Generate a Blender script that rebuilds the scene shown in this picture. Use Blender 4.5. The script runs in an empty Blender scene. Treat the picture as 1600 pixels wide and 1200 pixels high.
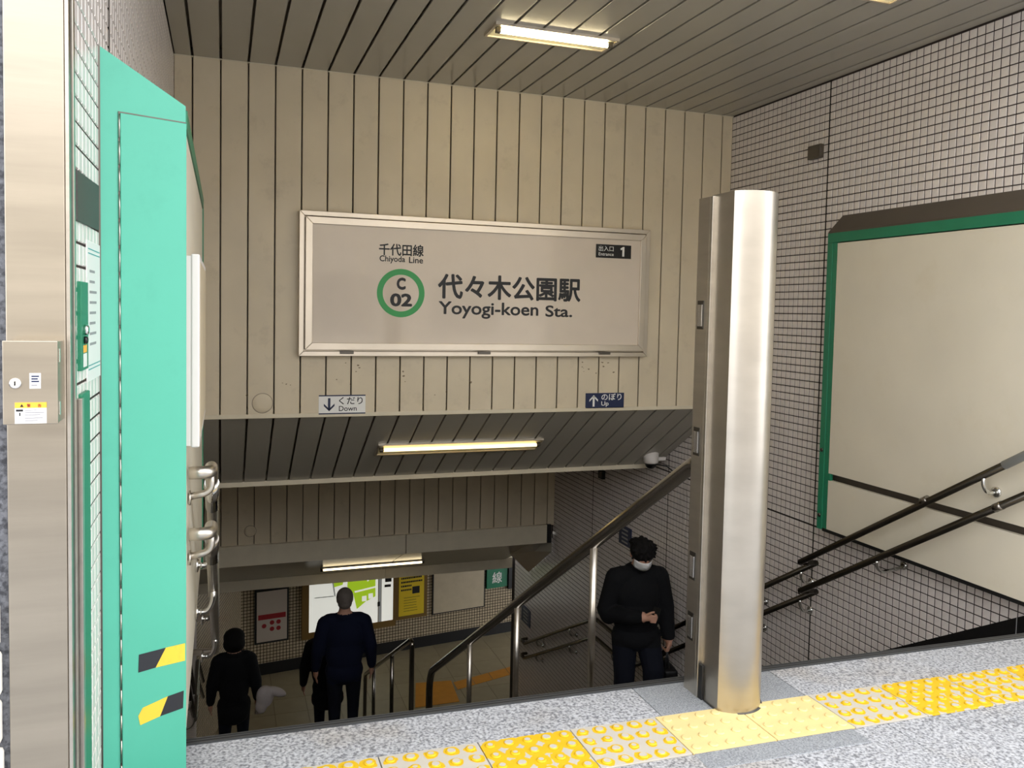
import bpy, bmesh, math, random
from mathutils import Vector, Matrix, Quaternion
random.seed(7)
SC = bpy.context.scene
COL = SC.collection

# ------------------------------------------------------------------ camera
F, YAW, PITCH, ROLL, PCY = 1298.55, .334882, -.051214, .020582, 553.42
EYE = Vector((0, 0, 1.32))
_f = Vector((math.sin(YAW)*math.cos(PITCH), math.cos(YAW)*math.cos(PITCH), math.sin(PITCH)))
_r0 = Vector((math.cos(YAW), -math.sin(YAW), 0))
_u0 = _r0.cross(_f)
_r = _r0*math.cos(ROLL) + _u0*math.sin(ROLL)
_u = -_r0*math.sin(ROLL) + _u0*math.cos(ROLL)
cam = bpy.data.cameras.new('camera')
camo = bpy.data.objects.new('camera', cam)
COL.objects.link(camo)
cam.sensor_fit = 'HORIZONTAL'; cam.sensor_width = 36; cam.lens = F/1600*36
cam.shift_y = (PCY-600)/1600
cam.clip_start = .05
M = Matrix((_r, _u, -_f)).transposed().to_4x4(); M.translation = EYE
camo.matrix_world = M
SC.camera = camo

# ------------------------------------------------------------------ sky, exposure
W = bpy.data.worlds.new('World'); SC.world = W; W.use_nodes = True
bg = W.node_tree.nodes['Background']
bg.inputs[0].default_value = (.985, .99, 1.02, 1); bg.inputs[1].default_value = 3.6
SC.view_settings.view_transform = 'Standard'
SC.view_settings.look = 'None'
SC.view_settings.gamma = 1
SC.view_settings.use_curve_mapping = False
SC.view_settings.exposure = 0.0

# ------------------------------------------------------------------ pixel -> place helpers
def ray(x, y): return _r*((x-800)/F) - _u*((y-PCY)/F) + _f
def pX(x, y, X): d = ray(x, y); return EYE + d*(X/d.x)
def pY(x, y, Y): d = ray(x, y); return EYE + d*(Y/d.y)
def pZ(x, y, Z): d = ray(x, y); return EYE + d*((Z-EYE.z)/d.z)
def pD(x, y, D): return EYE + ray(x, y)*D
def proj(p):
    q = Vector(p)-EYE; z = q.dot(_f)
    if z < .05: return None
    return (800+F*q.dot(_r)/z, PCY-F*q.dot(_u)/z, z)

# ------------------------------------------------------------------ materials
def lin(c):
    return tuple((v/12.92 if v <= .04045 else ((v+.055)/1.055)**2.4) for v in [k/255 for k in c])
MATS = {}
def mat(name, rgb, rough=.5, metal=0, var=0, vscale=8, bump=0, bscale=60, emit=0, spec=.5, stretch=(1, 1, 1), dirt=None, dscale=3, damt=.5, coat=0):
    """principled material; var = brightness mottling, dirt = second colour mixed by noise"""
    m = bpy.data.materials.new(name); m.use_nodes = True
    nt = m.node_tree; b = nt.nodes['Principled BSDF']
    c = lin(rgb)
    b.inputs['Base Color'].default_value = (*c, 1)
    b.inputs['Roughness'].default_value = rough
    b.inputs['Metallic'].default_value = metal
    b.inputs['Specular IOR Level'].default_value = spec
    if coat: b.inputs['Coat Weight'].default_value = coat
    if emit:
        b.inputs['Emission Color'].default_value = (*c, 1)
        b.inputs['Emission Strength'].default_value = emit
    if var or bump or dirt:
        tc = nt.nodes.new('ShaderNodeTexCoord'); mp = nt.nodes.new('ShaderNodeMapping')
        mp.inputs['Scale'].default_value = stretch
        nt.links.new(tc.outputs['Object'], mp.inputs[0])
    col = None
    if var:
        n = nt.nodes.new('ShaderNodeTexNoise'); n.inputs['Scale'].default_value = vscale; n.inputs['Detail'].default_value = 4
        nt.links.new(mp.outputs[0], n.inputs[0])
        mr = nt.nodes.new('ShaderNodeMapRange'); mr.inputs[1].default_value = .3; mr.inputs[2].default_value = .7
        mr.inputs[3].default_value = 1-var; mr.inputs[4].default_value = 1+var
        nt.links.new(n.outputs[0], mr.inputs[0])
        mx = nt.nodes.new('ShaderNodeMix'); mx.data_type = 'RGBA'; mx.blend_type = 'MULTIPLY'; mx.inputs[0].default_value = 1
        mx.inputs[6].default_value = (*c, 1)
        nt.links.new(mr.outputs[0], mx.inputs[7]); col = mx.outputs[2]
    if dirt:
        n = nt.nodes.new('ShaderNodeTexNoise'); n.inputs['Scale'].default_value = dscale; n.inputs['Detail'].default_value = 8; n.inputs['Roughness'].default_value = .7
        nt.links.new(mp.outputs[0], n.inputs[0])
        mr = nt.nodes.new('ShaderNodeMapRange'); mr.inputs[1].default_value = .55; mr.inputs[2].default_value = .8
        mr.inputs[3].default_value = 0; mr.inputs[4].default_value = damt
        nt.links.new(n.outputs[0], mr.inputs[0])
        mx = nt.nodes.new('ShaderNodeMix'); mx.data_type = 'RGBA'
        nt.links.new(mr.outputs[0], mx.inputs[0])
        if col: nt.links.new(col, mx.inputs[6])
        else: mx.inputs[6].default_value = (*c, 1)
        mx.inputs[7].default_value = (*lin(dirt), 1); col = mx.outputs[2]
    if col: nt.links.new(col, b.inputs['Base Color'])
    if bump:
        n = nt.nodes.new('ShaderNodeTexNoise'); n.inputs['Scale'].default_value = bscale; n.inputs['Detail'].default_value = 3
        nt.links.new(mp.outputs[0], n.inputs[0])
        bp = nt.nodes.new('ShaderNodeBump'); bp.inputs['Strength'].default_value = bump; bp.inputs['Distance'].default_value = .01
        nt.links.new(n.outputs[0], bp.inputs['Height']); nt.links.new(bp.outputs[0], b.inputs['Normal'])
    MATS[name] = m
    return m

def per_object_var(m, amt):
    """brightness differs a little from piece to piece"""
    nt = m.node_tree; b = nt.nodes['Principled BSDF']
    oi = nt.nodes.new('ShaderNodeObjectInfo'); mr = nt.nodes.new('ShaderNodeMapRange')
    mr.inputs[3].default_value = 1-amt; mr.inputs[4].default_value = 1+amt
    nt.links.new(oi.outputs['Random'], mr.inputs[0])
    mx = nt.nodes.new('ShaderNodeMix'); mx.data_type = 'RGBA'; mx.blend_type = 'MULTIPLY'; mx.inputs[0].default_value = 1
    bc = b.inputs['Base Color']
    if bc.is_linked: nt.links.new(bc.links[0].from_socket, mx.inputs[6])
    else: mx.inputs[6].default_value = bc.default_value
    nt.links.new(mr.outputs[0], mx.inputs[7]); nt.links.new(mx.outputs[2], bc)

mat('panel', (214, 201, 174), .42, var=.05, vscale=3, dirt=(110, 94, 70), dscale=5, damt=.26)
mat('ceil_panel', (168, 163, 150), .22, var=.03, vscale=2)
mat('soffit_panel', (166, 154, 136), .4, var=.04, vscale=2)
mat('seam', (34, 29, 24), .9)
mat('seam_brown', (62, 52, 42), .9)
mat('scuff', (128, 112, 88), .7)
mat('trimcream', (214, 204, 180), .45, var=.04)
mat('grout', (52, 42, 38), .9)
mat('tile', (224, 216, 210), .22, var=.05, vscale=20, spec=.5)
per_object_var(MATS['tile'], .05)
mat('steel', (196, 190, 180), .3, metal=1, var=.06, vscale=6, stretch=(1, 1, 6), bump=.02, bscale=30)
mat('steel_soft', (188, 181, 169), .33, metal=1, var=.07, vscale=5, stretch=(1, 1, 2.5))
mat('steel_column', (176, 167, 152), .33, metal=1, var=.1, vscale=5, stretch=(.4, .4, 5), dirt=(120, 112, 104), dscale=2.5, damt=.35)
mat('steel_link', (150, 142, 128), .4, metal=1)
mat('steel_dark', (96, 92, 86), .35, metal=1, var=.08)
mat('chrome', (226, 226, 224), .13, metal=1)
mat('rail_steel', (150, 145, 138), .2, metal=1)
mat('rail_dark', (86, 82, 76), .25, metal=1)
mat('alu', (214, 204, 188), .34, metal=.85, var=.05, vscale=4)
mat('mint', (80, 177, 151), .42, var=.03, vscale=3, dirt=(68, 158, 134), dscale=10, damt=.35)
mat('green', (34, 122, 88), .42, var=.05)
mat('green_dark', (44, 92, 72), .5)
mat('taupe', (84, 76, 66), .5, var=.05)
mat('taupe_mid', (104, 94, 82), .5, var=.05)
mat('taupe_light', (150, 138, 122), .45, var=.05)
mat('board', (224, 216, 196), .4, var=.035, vscale=2.5, dirt=(196, 180, 140), dscale=3, damt=.25)
mat('black', (16, 16, 17), .5)
mat('plate_dark', (66, 61, 58), .5)
mat('blackgloss', (18, 18, 20), .25)
mat('ink', (17, 18, 20), .5)
mat('navy', (22, 36, 74), .5)
mat('white', (236, 236, 232), .4)
mat('signface', (218, 205, 188), .16, var=.015, spec=.5, coat=.5)
mat('line_green', (44, 160, 80), .4)
mat('plastic_white', (222, 216, 210), .4)
mat('grey_sleeve', (176, 180, 180), .5)
mat('lamp', (255, 236, 190), .5, emit=30)
mat('lamp_low', (255, 226, 164), .5, emit=3.6)
mat('lamp_white', (255, 234, 188), .5, emit=4.5)
mat('pan', (238, 232, 196), .5)
mat('curb_steel', (92, 94, 96), .45, metal=.6, var=.08)
mat('curb_groove', (30, 31, 33), .6)
mat('stair', (120, 116, 110), .7, var=.1, vscale=30)
mat('floor_low', (158, 147, 120), .45, var=.05, vscale=6)
per_object_var(MATS['floor_low'], .06)
mat('floor_joint', (88, 80, 66), .8)
mat('orange', (206, 140, 44), .55, var=.06)
mat('opposite', (196, 186, 170), .7, var=.06, vscale=.6)
mat('shop_glass', (92, 96, 100), .15)
mat('asphalt', (120, 120, 122), .9, var=.1, vscale=40)
mat('stone_white', (226, 222, 212), .6, var=.06, vscale=15, bump=.3, bscale=40)
mat('wood_brown', (120, 92, 40), .5)
mat('poster_yellow', (238, 206, 40), .5)
mat('poster_dark', (190, 178, 164), .5)
mat('red', (150, 30, 36), .5)
mat('board_low', (196, 182, 154), .5, var=.05)
mat('wall_dark', (60, 54, 46), .6)
mat('skin', (198, 150, 126), .55)
mat('hair', (14, 12, 12), .8, spec=.25, bump=.5, bscale=50)
mat('hair_grey', (112, 104, 97), .7, bump=.5, bscale=50)
mat('coat_black', (18, 19, 22), .9, spec=.25, bump=.3, bscale=25)
mat('coat_navy', (16, 22, 44), .9, spec=.25, bump=.3, bscale=25)
mat('trouser', (20, 23, 34), .9, spec=.25, bump=.2, bscale=25)
mat('mask', (232, 232, 232), .7)
mat('bag_white', (206, 196, 192), .45, bump=.3, bscale=30)
mat('bag_black', (14, 14, 16), .5, bump=.2)
mat('tape_yellow', (238, 200, 60), .45, dirt=(200, 160, 60), dscale=30, damt=.4)
mat('tape_black', (34, 36, 42), .45)
mat('orange_label', (248, 178, 60), .5)
mat('print_grey', (150, 150, 152), .6)
mat('teal_print', (60, 160, 160), .6)
mat('map_white', (236, 236, 226), .5, emit=.6, var=.06, vscale=12)
mat('map_green', (168, 204, 40), .5, emit=.55)
mat('map_grey', (150, 152, 150), .5, emit=.3)

def granite(name, base, speck, scale, warm=None, darkamt=1.0):
    m = bpy.data.materials.new(name); m.use_nodes = True; nt = m.node_tree; b = nt.nodes['Principled BSDF']
    tc = nt.nodes.new('ShaderNodeTexCoord')
    v = nt.nodes.new('ShaderNodeTexVoronoi'); v.inputs['Scale'].default_value = scale
    n = nt.nodes.new('ShaderNodeTexNoise'); n.inputs['Scale'].default_value = scale*.8; n.inputs['Detail'].default_value = 4
    n2 = nt.nodes.new('ShaderNodeTexNoise'); n2.inputs['Scale'].default_value = 2.2; n2.inputs['Detail'].default_value = 5
    geo = nt.nodes.new('ShaderNodeNewGeometry')
    for k in (v, n, n2): nt.links.new(geo.outputs['Position'], k.inputs[0])
    cr = nt.nodes.new('ShaderNodeValToRGB')
    cr.color_ramp.elements[0].position = .36; cr.color_ramp.elements[0].color = (*lin(speck), 1)
    cr.color_ramp.elements[1].position = .56; cr.color_ramp.elements[1].color = (*lin(base), 1)
    mx = nt.nodes.new('ShaderNodeMix'); mx.data_type = 'RGBA'; mx.blend_type = 'MULTIPLY'; mx.inputs[0].default_value = .45*darkamt
    nt.links.new(n.outputs[0], cr.inputs[0]); nt.links.new(cr.outputs[0], mx.inputs[6]); nt.links.new(v.outputs['Color'], mx.inputs[7])
    bw = nt.nodes.new('ShaderNodeRGBToBW'); nt.links.new(v.outputs['Color'], bw.inputs[0]); nt.links.new(bw.outputs[0], mx.inputs[7])
    out = mx.outputs[2]
    if warm:
        mr = nt.nodes.new('ShaderNodeMapRange'); mr.inputs[1].default_value = .56; mr.inputs[2].default_value = .75; mr.inputs[4].default_value = .55
        nt.links.new(n2.outputs[0], mr.inputs[0])
        m2 = nt.nodes.new('ShaderNodeMix'); m2.data_type = 'RGBA'; m2.blend_type = 'MULTIPLY'
        nt.links.new(mr.outputs[0], m2.inputs[0]); nt.links.new(out, m2.inputs[6]); m2.inputs[7].default_value = (*lin(warm), 1); out = m2.outputs[2]
    nt.links.new(out, b.inputs['Base Color']); b.inputs['Roughness'].default_value = .65
    MATS[name] = m
granite('granite', (204, 206, 210), (126, 128, 134), 130, warm=(226, 206, 176), darkamt=.8)
granite('granite_grey', (168, 172, 176), (130, 134, 140), 240, darkamt=.7)
granite('granite_dark', (112, 114, 120), (60, 62, 68), 120)

def tactile_mat(name, wear, paint=(226, 184, 30), base=(196, 190, 178), ring=None):
    """yellow paint that has worn between and on the studs; wear sets how much is left"""
    m = bpy.data.materials.new(name); m.use_nodes = True; nt = m.node_tree; b = nt.nodes['Principled BSDF']
    tc = nt.nodes.new('ShaderNodeTexCoord')
    def math_(op, a, bb=None):
        n = nt.nodes.new('ShaderNodeMath'); n.operation = op
        for i, q in enumerate((a, bb)):
            if q is None: continue
            if isinstance(q, (int, float)): n.inputs[i].default_value = q
            else: nt.links.new(q, n.inputs[i])
        return n.outputs[0]
    sp = nt.nodes.new('ShaderNodeSeparateXYZ'); nt.links.new(tc.outputs['Object'], sp.inputs[0])
    dx = math_('SUBTRACT', math_('FLOORED_MODULO', math_('ADD', sp.outputs[0], .15375), .0615), .03075)
    dy = math_('SUBTRACT', math_('FLOORED_MODULO', math_('ADD', sp.outputs[1], .12), .06), .03)
    d = math_('SQRT', math_('ADD', math_('MULTIPLY', dx, dx), math_('MULTIPLY', dy, dy)))
    no = nt.nodes.new('ShaderNodeTexNoise'); no.inputs['Scale'].default_value = 16; no.inputs['Detail'].default_value = 5
    oi = nt.nodes.new('ShaderNodeObjectInfo')
    nt.links.new(tc.outputs['Object'], no.inputs[0])
    nn = math_('MULTIPLY', math_('SUBTRACT', no.outputs[0], .5), .05)
    far = math_('GREATER_THAN', math_('ADD', d, nn), wear)          # bare between studs
    stud = math_('LESS_THAN', math_('ADD', d, math_('MULTIPLY', nn, .5)), .0105)   # bare stud heads
    bare = math_('MAXIMUM', far, stud)
    if ring: bare = math_('MULTIPLY', math_('GREATER_THAN', d, .0160), math_('LESS_THAN', math_('ADD', d, math_('MULTIPLY', nn, .12)), .0180))
    mx = nt.nodes.new('ShaderNodeMix'); mx.data_type = 'RGBA'
    nt.links.new(bare, mx.inputs[0]); mx.inputs[6].default_value = (*lin(paint), 1); mx.inputs[7].default_value = (*lin(base), 1)
    nt.links.new(mx.outputs[2], b.inputs['Base Color']); b.inputs['Roughness'].default_value = .55
    MATS[name] = m
tactile_mat('tactile_worn', .0225)
tactile_mat('tactile_mid', .028)
tactile_mat('tactile_full', .034)
mat('tactile_cream', (232, 208, 146), .5, var=.03, vscale=10)

def grid_mat(name, pitch, tile, grout_c, gap=.14):
    """far mosaic, pieces too small to tell apart"""
    m = bpy.data.materials.new(name); m.use_nodes = True; nt = m.node_tree; b = nt.nodes['Principled BSDF']
    tc = nt.nodes.new('ShaderNodeTexCoord')
    br = nt.nodes.new('ShaderNodeTexBrick'); br.offset = 0; br.squash = 1
    br.inputs['Scale'].default_value = 1; br.inputs['Brick Width'].default_value = pitch; br.inputs['Row Height'].default_value = pitch
    br.inputs['Mortar Size'].default_value = pitch*gap*.5; br.inputs['Mortar Smooth'].default_value = 0
    br.inputs['Color1'].default_value = (*lin(tile), 1); br.inputs['Color2'].default_value = (*lin(tuple(int(k*.94) for k in tile)), 1)
    br.inputs['Mortar'].default_value = (*lin(grout_c), 1)
    nt.links.new(tc.outputs['UV'], br.inputs[0]); nt.links.new(br.outputs[0], b.inputs['Base Color'])
    b.inputs['Roughness'].default_value = .25
    MATS[name] = m
grid_mat('mosaic_far', .05, (196, 180, 152), (52, 42, 34), .2)

# ------------------------------------------------------------------ object helpers
def link(o, parent=None):
    COL.objects.link(o)
    if parent is not None:
        o.parent = parent
        o.matrix_parent_inverse = parent.matrix_basis.inverted() if parent.parent is None else (parent.parent.matrix_basis @ parent.matrix_parent_inverse.inverted().inverted()).inverted() if False else Matrix.Identity(4)
    return o
def world_of(o):
    m = o.matrix_basis.copy()
    if o.parent: m = world_of(o.parent) @ o.matrix_parent_inverse @ m
    return m
def attach(o, parent):
    """parent o while its own basis stays in world coordinates"""
    o.parent = parent
    o.matrix_parent_inverse = world_of(parent).inverted()
def tag(o, label=None, cat=None, group=None, kind=None):
    if label: o['label'] = label
    if cat: o['category'] = cat
    if group: o['group'] = group
    if kind: o['kind'] = kind
    return o
def empty(name, loc, label=None, cat=None, group=None, kind=None):
    o = bpy.data.objects.new(name, None); o.location = loc; o.empty_display_size = .05
    COL.objects.link(o); tag(o, label, cat, group, kind); return o

class MB:
    """collects shapes into one mesh"""
    def __init__(s): s.bm = bmesh.new()
    def box(s, a, b, bev=0, rot=None, piv=None):
        a = Vector(a); b = Vector(b)
        lo = Vector([min(a[i], b[i]) for i in range(3)]); hi = Vector([max(a[i], b[i]) for i in range(3)])
        r = bmesh.ops.create_cube(s.bm, size=1)
        vs = r['verts']
        for v in vs: v.co = Vector([lo[i]+(v.co[i]+.5)*(hi[i]-lo[i]) for i in range(3)])
        if bev:
            es = list({e for v in vs for e in v.link_edges})
            rr = bmesh.ops.bevel(s.bm, geom=es, offset=bev, segments=2, affect='EDGES', profile=.5)
            vs = list({v for f in rr['faces'] for v in f.verts} | {v for v in vs if v.is_valid})
        if rot is not None:
            p = Vector(piv) if piv is not None else (lo+hi)/2
            for v in vs: v.co = p + rot @ (v.co-p)
        return s
    def prism(s, pts, d):
        """pts: planar loop of 3-D points, extruded by vector d"""
        d = Vector(d); n = len(pts)
        a = [s.bm.verts.new(Vector(p)) for p in pts]; b = [s.bm.verts.new(Vector(p)+d) for p in pts]
        s.bm.faces.new(a); s.bm.faces.new(b[::-1])
        for i in range(n): s.bm.faces.new((a[i], b[i], b[(i+1) % n], a[(i+1) % n]))
        return s
    def face(s, pts):
        s.bm.faces.new([s.bm.verts.new(Vector(p)) for p in pts]); return s
    def tube(s, path, r, seg=12, cap=True):
        path = [Vector(p) for p in path]; n = len(path)
        rs = r if isinstance(r, (list, tuple)) else [r]*n
        T = []
        for i in range(n):
            t = Vector((0, 0, 0))
            if i > 0: t += (path[i]-path[i-1]).normalized()
            if i < n-1: t += (path[i+1]-path[i]).normalized()
            T.append(t.normalized())
        nrm = T[0].orthogonal().normalized(); rings = []
        for i in range(n):
            if i: nrm = (T[i-1].rotation_difference(T[i]) @ nrm).normalized()
            bi = T[i].cross(nrm)
            k = 1
            if 0 < i < n-1:
                c = (path[i]-path[i-1]).normalized().dot((path[i+1]-path[i]).normalized()); k = 1
            rings.append([s.bm.verts.new(path[i]+(nrm*math.cos(2*math.pi*j/seg)+bi*math.sin(2*math.pi*j/seg))*rs[i]*k) for j in range(seg)])
        for i in range(n-1):
            for j in range(seg):
                s.bm.faces.new((rings[i][j], rings[i][(j+1) % seg], rings[i+1][(j+1) % seg], rings[i+1][j])).smooth = True
        if cap: s.bm.faces.new(rings[0][::-1]); s.bm.faces.new(rings[-1])
        return s
    def cyl(s, a, b, r, seg=20): return s.tube([a, b], r, seg)
    def ball(s, c, r, sub=2, scale=(1, 1, 1), rot=None):
        q = bmesh.ops.create_icosphere(s.bm, subdivisions=sub, radius=1)
        for v in q['verts']:
            p = Vector((v.co.x*r*scale[0], v.co.y*r*scale[1], v.co.z*r*scale[2]))
            if rot: p = rot @ p
            v.co = Vector(c)+p
        for f in s.bm.faces:
            if q['verts'][0] in f.verts: pass
        for v in q['verts']:
            for f in v.link_faces: f.smooth = True
        return s
    def lathe(s, c, axis, prof, seg=24):
        """prof: (distance along axis, radius)"""
        ax = Vector(axis).normalized(); n = ax.orthogonal().normalized(); b = ax.cross(n); rings = []
        for h, r in prof:
            rings.append([s.bm.verts.new(Vector(c)+ax*h+(n*math.cos(2*math.pi*j/seg)+b*math.sin(2*math.pi*j/seg))*max(r, 1e-4)) for j in range(seg)])
        for i in range(len(rings)-1):
            for j in range(seg):
                s.bm.faces.new((rings[i][j], rings[i][(j+1) % seg], rings[i+1][(j+1) % seg], rings[i+1][j])).smooth = True
        s.bm.faces.new(rings[0][::-1]); s.bm.faces.new(rings[-1])
        return s
    def mesh(s, name, m):
        bmesh.ops.recalc_face_normals(s.bm, faces=s.bm.faces)
        me = bpy.data.meshes.new(name); s.bm.to_mesh(me); s.bm.free()
        me.materials.append(MATS[m]); return me
    def build(s, name, m, parent=None):
        o = bpy.data.objects.new(name, s.mesh(name, m)); COL.objects.link(o)
        if parent is not None: attach(o, parent)
        return o
def boxo(name, a, b, m, parent=None, bev=0): return MB().box(a, b, bev).build(name, m, parent)
def place(name, me, loc, parent=None, rot=(0, 0, 0)):
    o = bpy.data.objects.new(name, me); o.location = loc; o.rotation_euler = rot; COL.objects.link(o)
    if parent is not None: attach(o, parent)
    return o
def fillet(path, rad, n=6):
    path = [Vector(p) for p in path]; out = [path[0]]
    for i in range(1, len(path)-1):
        a, b, c = path[i-1], path[i], path[i+1]
        r = min(rad, (a-b).length*.48, (c-b).length*.48)
        p = b+(a-b).normalized()*r; q = b+(c-b).normalized()*r
        for k in range(n+1):
            t = k/n; out.append(p*(1-t)**2+b*2*t*(1-t)+q*t*t)
    out.append(path[-1]); return out

def text_mesh(body, bold=0):
    c = bpy.data.curves.new('lettering', 'FONT'); c.body = body; c.resolution_u = 4
    o = bpy.data.objects.new('lettering', c); COL.objects.link(o)
    bpy.context.view_layer.update()
    dg = bpy.context.evaluated_depsgraph_get()
    me = bpy.data.meshes.new_from_object(o.evaluated_get(dg))
    bpy.data.objects.remove(o); bpy.data.curves.remove(c)
    if bold:                                     # heavier strokes: the outline thickened on all sides
        bm = bmesh.new()
        for k in range(8):
            a = k*math.pi/4; n0 = len(bm.verts); bm.from_mesh(me); bm.verts.ensure_lookup_table()
            for v in bm.verts[n0:]: v.co += Vector((math.cos(a)*bold, math.sin(a)*bold, k*4e-5))
        bm.to_mesh(me); bm.free()
    return me
def text(body, origin, ux, uz, w, h, m, parent, bold=0, name='lettering'):
    """lettering fitted into w x h (h None keeps the proportions), lower left corner at origin"""
    me = text_mesh(body, bold)
    xs = [v.co.x for v in me.vertices]; ys = [v.co.y for v in me.vertices]
    sx = w/(max(xs)-min(xs)); sy = sx if h is None else h/(max(ys)-min(ys))
    ux = Vector(ux).normalized(); uz = Vector(uz).normalized(); o0 = Vector(origin)
    for v in me.vertices:
        v.co = o0 + ux*((v.co.x-min(xs))*sx) + uz*((v.co.y-min(ys))*sy) + ux.cross(uz)*v.co.z
    me.materials.clear(); me.materials.append(MATS[m])
    o = bpy.data.objects.new(name, me); COL.objects.link(o); attach(o, parent)
    return o
def smooth_bevel(o, w=.004, seg=2):
    b = o.modifiers.new('bevel', 'BEVEL'); b.width = w; b.segments = seg; b.limit_method = 'ANGLE'; return o

# ------------------------------------------------------------------ measured places
XL, XR, YF, YC = -.294, 3.7212, 5.6, 2.64
ZC, ZB = 2.86, .60                    # ceiling, lower edge of the sign wall
TILT = .014                           # pavement falls to the right
def gz(x): return -TILT*x
PITCH_P = .0296*YF                    # cladding panel pitch
SEAM0 = -.0034*YF
SL = .62                              # stair slope
ZL1, YL0, YL1 = -2.75, 7.04, 7.75     # landing
ZFL, YFE = -4.4, 10.42                # concourse floor, foot of the stairs
exec_order = []

# ================================================================== SETTING
# ---- pavement
floor = MB().prism([(-8, -9, -.05), (8, -9, -.05), (8, YC, -.05), (-8, YC, -.05)], (0, 0, -.3)).build('floor', 'asphalt')
floor.rotation_euler = (0, TILT, 0); tag(floor, kind='structure')
def slab(x0, x1, y0, y1, m, name='paving_slab', h=.05, top=0, bev=.002):
    cx, cy = (x0+x1)/2, (y0+y1)/2
    me = MB().box((x0-cx, y0-cy, -h), (x1-cx, y1-cy, top), bev).mesh(name, m)
    return place(name, me, (cx, cy, gz(cx)), floor, (0, TILT, 0))
G = .0015
TB0, TB1 = 2.145, 2.387               # tactile row, front and back
for x0, x1 in ((XL-.0, 1.388), (1.968, 3.72)): slab(x0+G, x1-G, TB1+G, YC-.038, 'granite')
slab(1.388+G, 1.968-G, TB1+G, YC-.038, 'granite_grey')
yr = [TB0, 1.55, .95, .35, -.25, -.85, -1.45]
for k in range(len(yr)-1):
    xs = [-3.3+(.45 if k % 2 else 0)+.9*i for i in range(9)]
    if k == 0: xs = [-2.4, -1.5, -.62, .3, 1.2, 2.1, 3.0, 3.9]
    for i in range(len(xs)-1): slab(xs[i]+G, xs[i+1]-G, yr[k+1]+G, yr[k]-G, 'granite')
for x0, x1 in ((1.36, 1.66), (1.66, 1.958)): slab(x0+G, x1-G, 2.056, TB0-G, 'granite_grey', 'patch_strip', top=.002)
# tactile blocks: five by four studs, 60 mm apart
BW, BD = .3075, TB1-TB0
def dots_mesh(m):
    b = MB()
    for i in range(5):
        for j in range(4):
            c = (-.12*BW/.3+i*.06*BW/.3, -.09+j*.06, 0)
            b.lathe(c, (0, 0, 1), [(0, .0165), (.003, .0155), (.005, .0115)], 14)
    return b.mesh('stud', m)
kinds = ['tactile_mid', 'tactile_worn', 'tactile_full', 'tactile_worn', 'tactile_cream', 'tactile_cream', 'tactile_worn', 'tactile_full', 'tactile_mid', 'tactile_full', 'tactile_worn', 'tactile_mid']
tb_me = {k: MB().box((-BW/2+.0018, -BD/2+.0015, -.05), (BW/2-.0018, BD/2-.0015, .002), .001).mesh('tactile_block', k) for k in set(kinds)}
st_me = {k: dots_mesh(k) for k in set(kinds)}
for i in range(-1, 11):
    k = kinds[i+1]
    cx = 1.359+(i-2.5)*BW - BW*.5 + .001 if False else 1.359+(i-3)*BW+BW/2
    if cx-BW/2 > 3.7: continue
    tbk = place('tactile_block', tb_me[k], (cx, (TB0+TB1)/2, gz(cx)), floor, (0, TILT, 0))
    place('stud_rows', st_me[k], (cx, (TB0+TB1)/2, gz(cx)+.002), tbk, (0, TILT, 0))
# steel shutter track along the stair edge
t = MB().prism([(XL, YC-.036, .003), (XL, YC, .003), (XL, YC, -.1), (XL, YC-.036, -.1)], (XR-XL, 0, 0)).build('trim_1', 'curb_steel')
t.rotation_euler = (0, TILT, 0); tag(t, kind='structure')
for y in (YC-.026, YC-.012):
    g = MB().box((XL+.002, y, .001), (XR-.002, y+.005, .0036)).build('groove', 'curb_groove', t); g.rotation_euler = (0, 0, 0)
    g.matrix_parent_inverse = Matrix.Identity(4)

# ---- stairs
stairs = empty('stairs', ((XL+XR)/2, YC+.05, -.06), kind='structure')
n1 = 17; y0 = YC; h1 = (-.05-ZL1)/n1; d1 = (YL0-y0)/(n1-1)
me = MB().box((0, 0, -.3), (XR-XL, d1+.02, 0), .004).mesh('step', 'stair')
for i in range(n1-1): place('step', me, (XL, y0+i*d1, -.05-(i+1)*h1), stairs)
boxo('landing', (XL, YL0, ZL1-.3), (XR, YL1, ZL1), 'stair', stairs)
n2 = 11; h2 = (ZL1-ZFL)/n2; d2 = (YFE-YL1)/(n2-1)
me = MB().box((0, 0, -.3), (XR-XL, d2+.02, 0), .004).mesh('step', 'stair')
for i in range(n2-1): place('step', me, (XL, YL1+i*d2, ZL1-(i+1)*h2), stairs)
stairs_top = boxo('riser_wall', (XL, YC-.036, -.35), (XR, YC+.0, -.1), 'stair', stairs)
def nose(y):
    if y <= YL0: return -.05-(y-y0)*h1/d1
    if y <= YL1: return ZL1
    return max(ZFL, ZL1-(y-YL1)*h2/d2)
def step_z(y):
    """top of the step one stands on at depth y"""
    if y < YL0: return -.05-(int((y-y0)/d1)+1)*h1
    if y < YL1: return ZL1
    return max(ZFL, ZL1-(int((y-YL1)/d2)+1)*h2)

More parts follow.
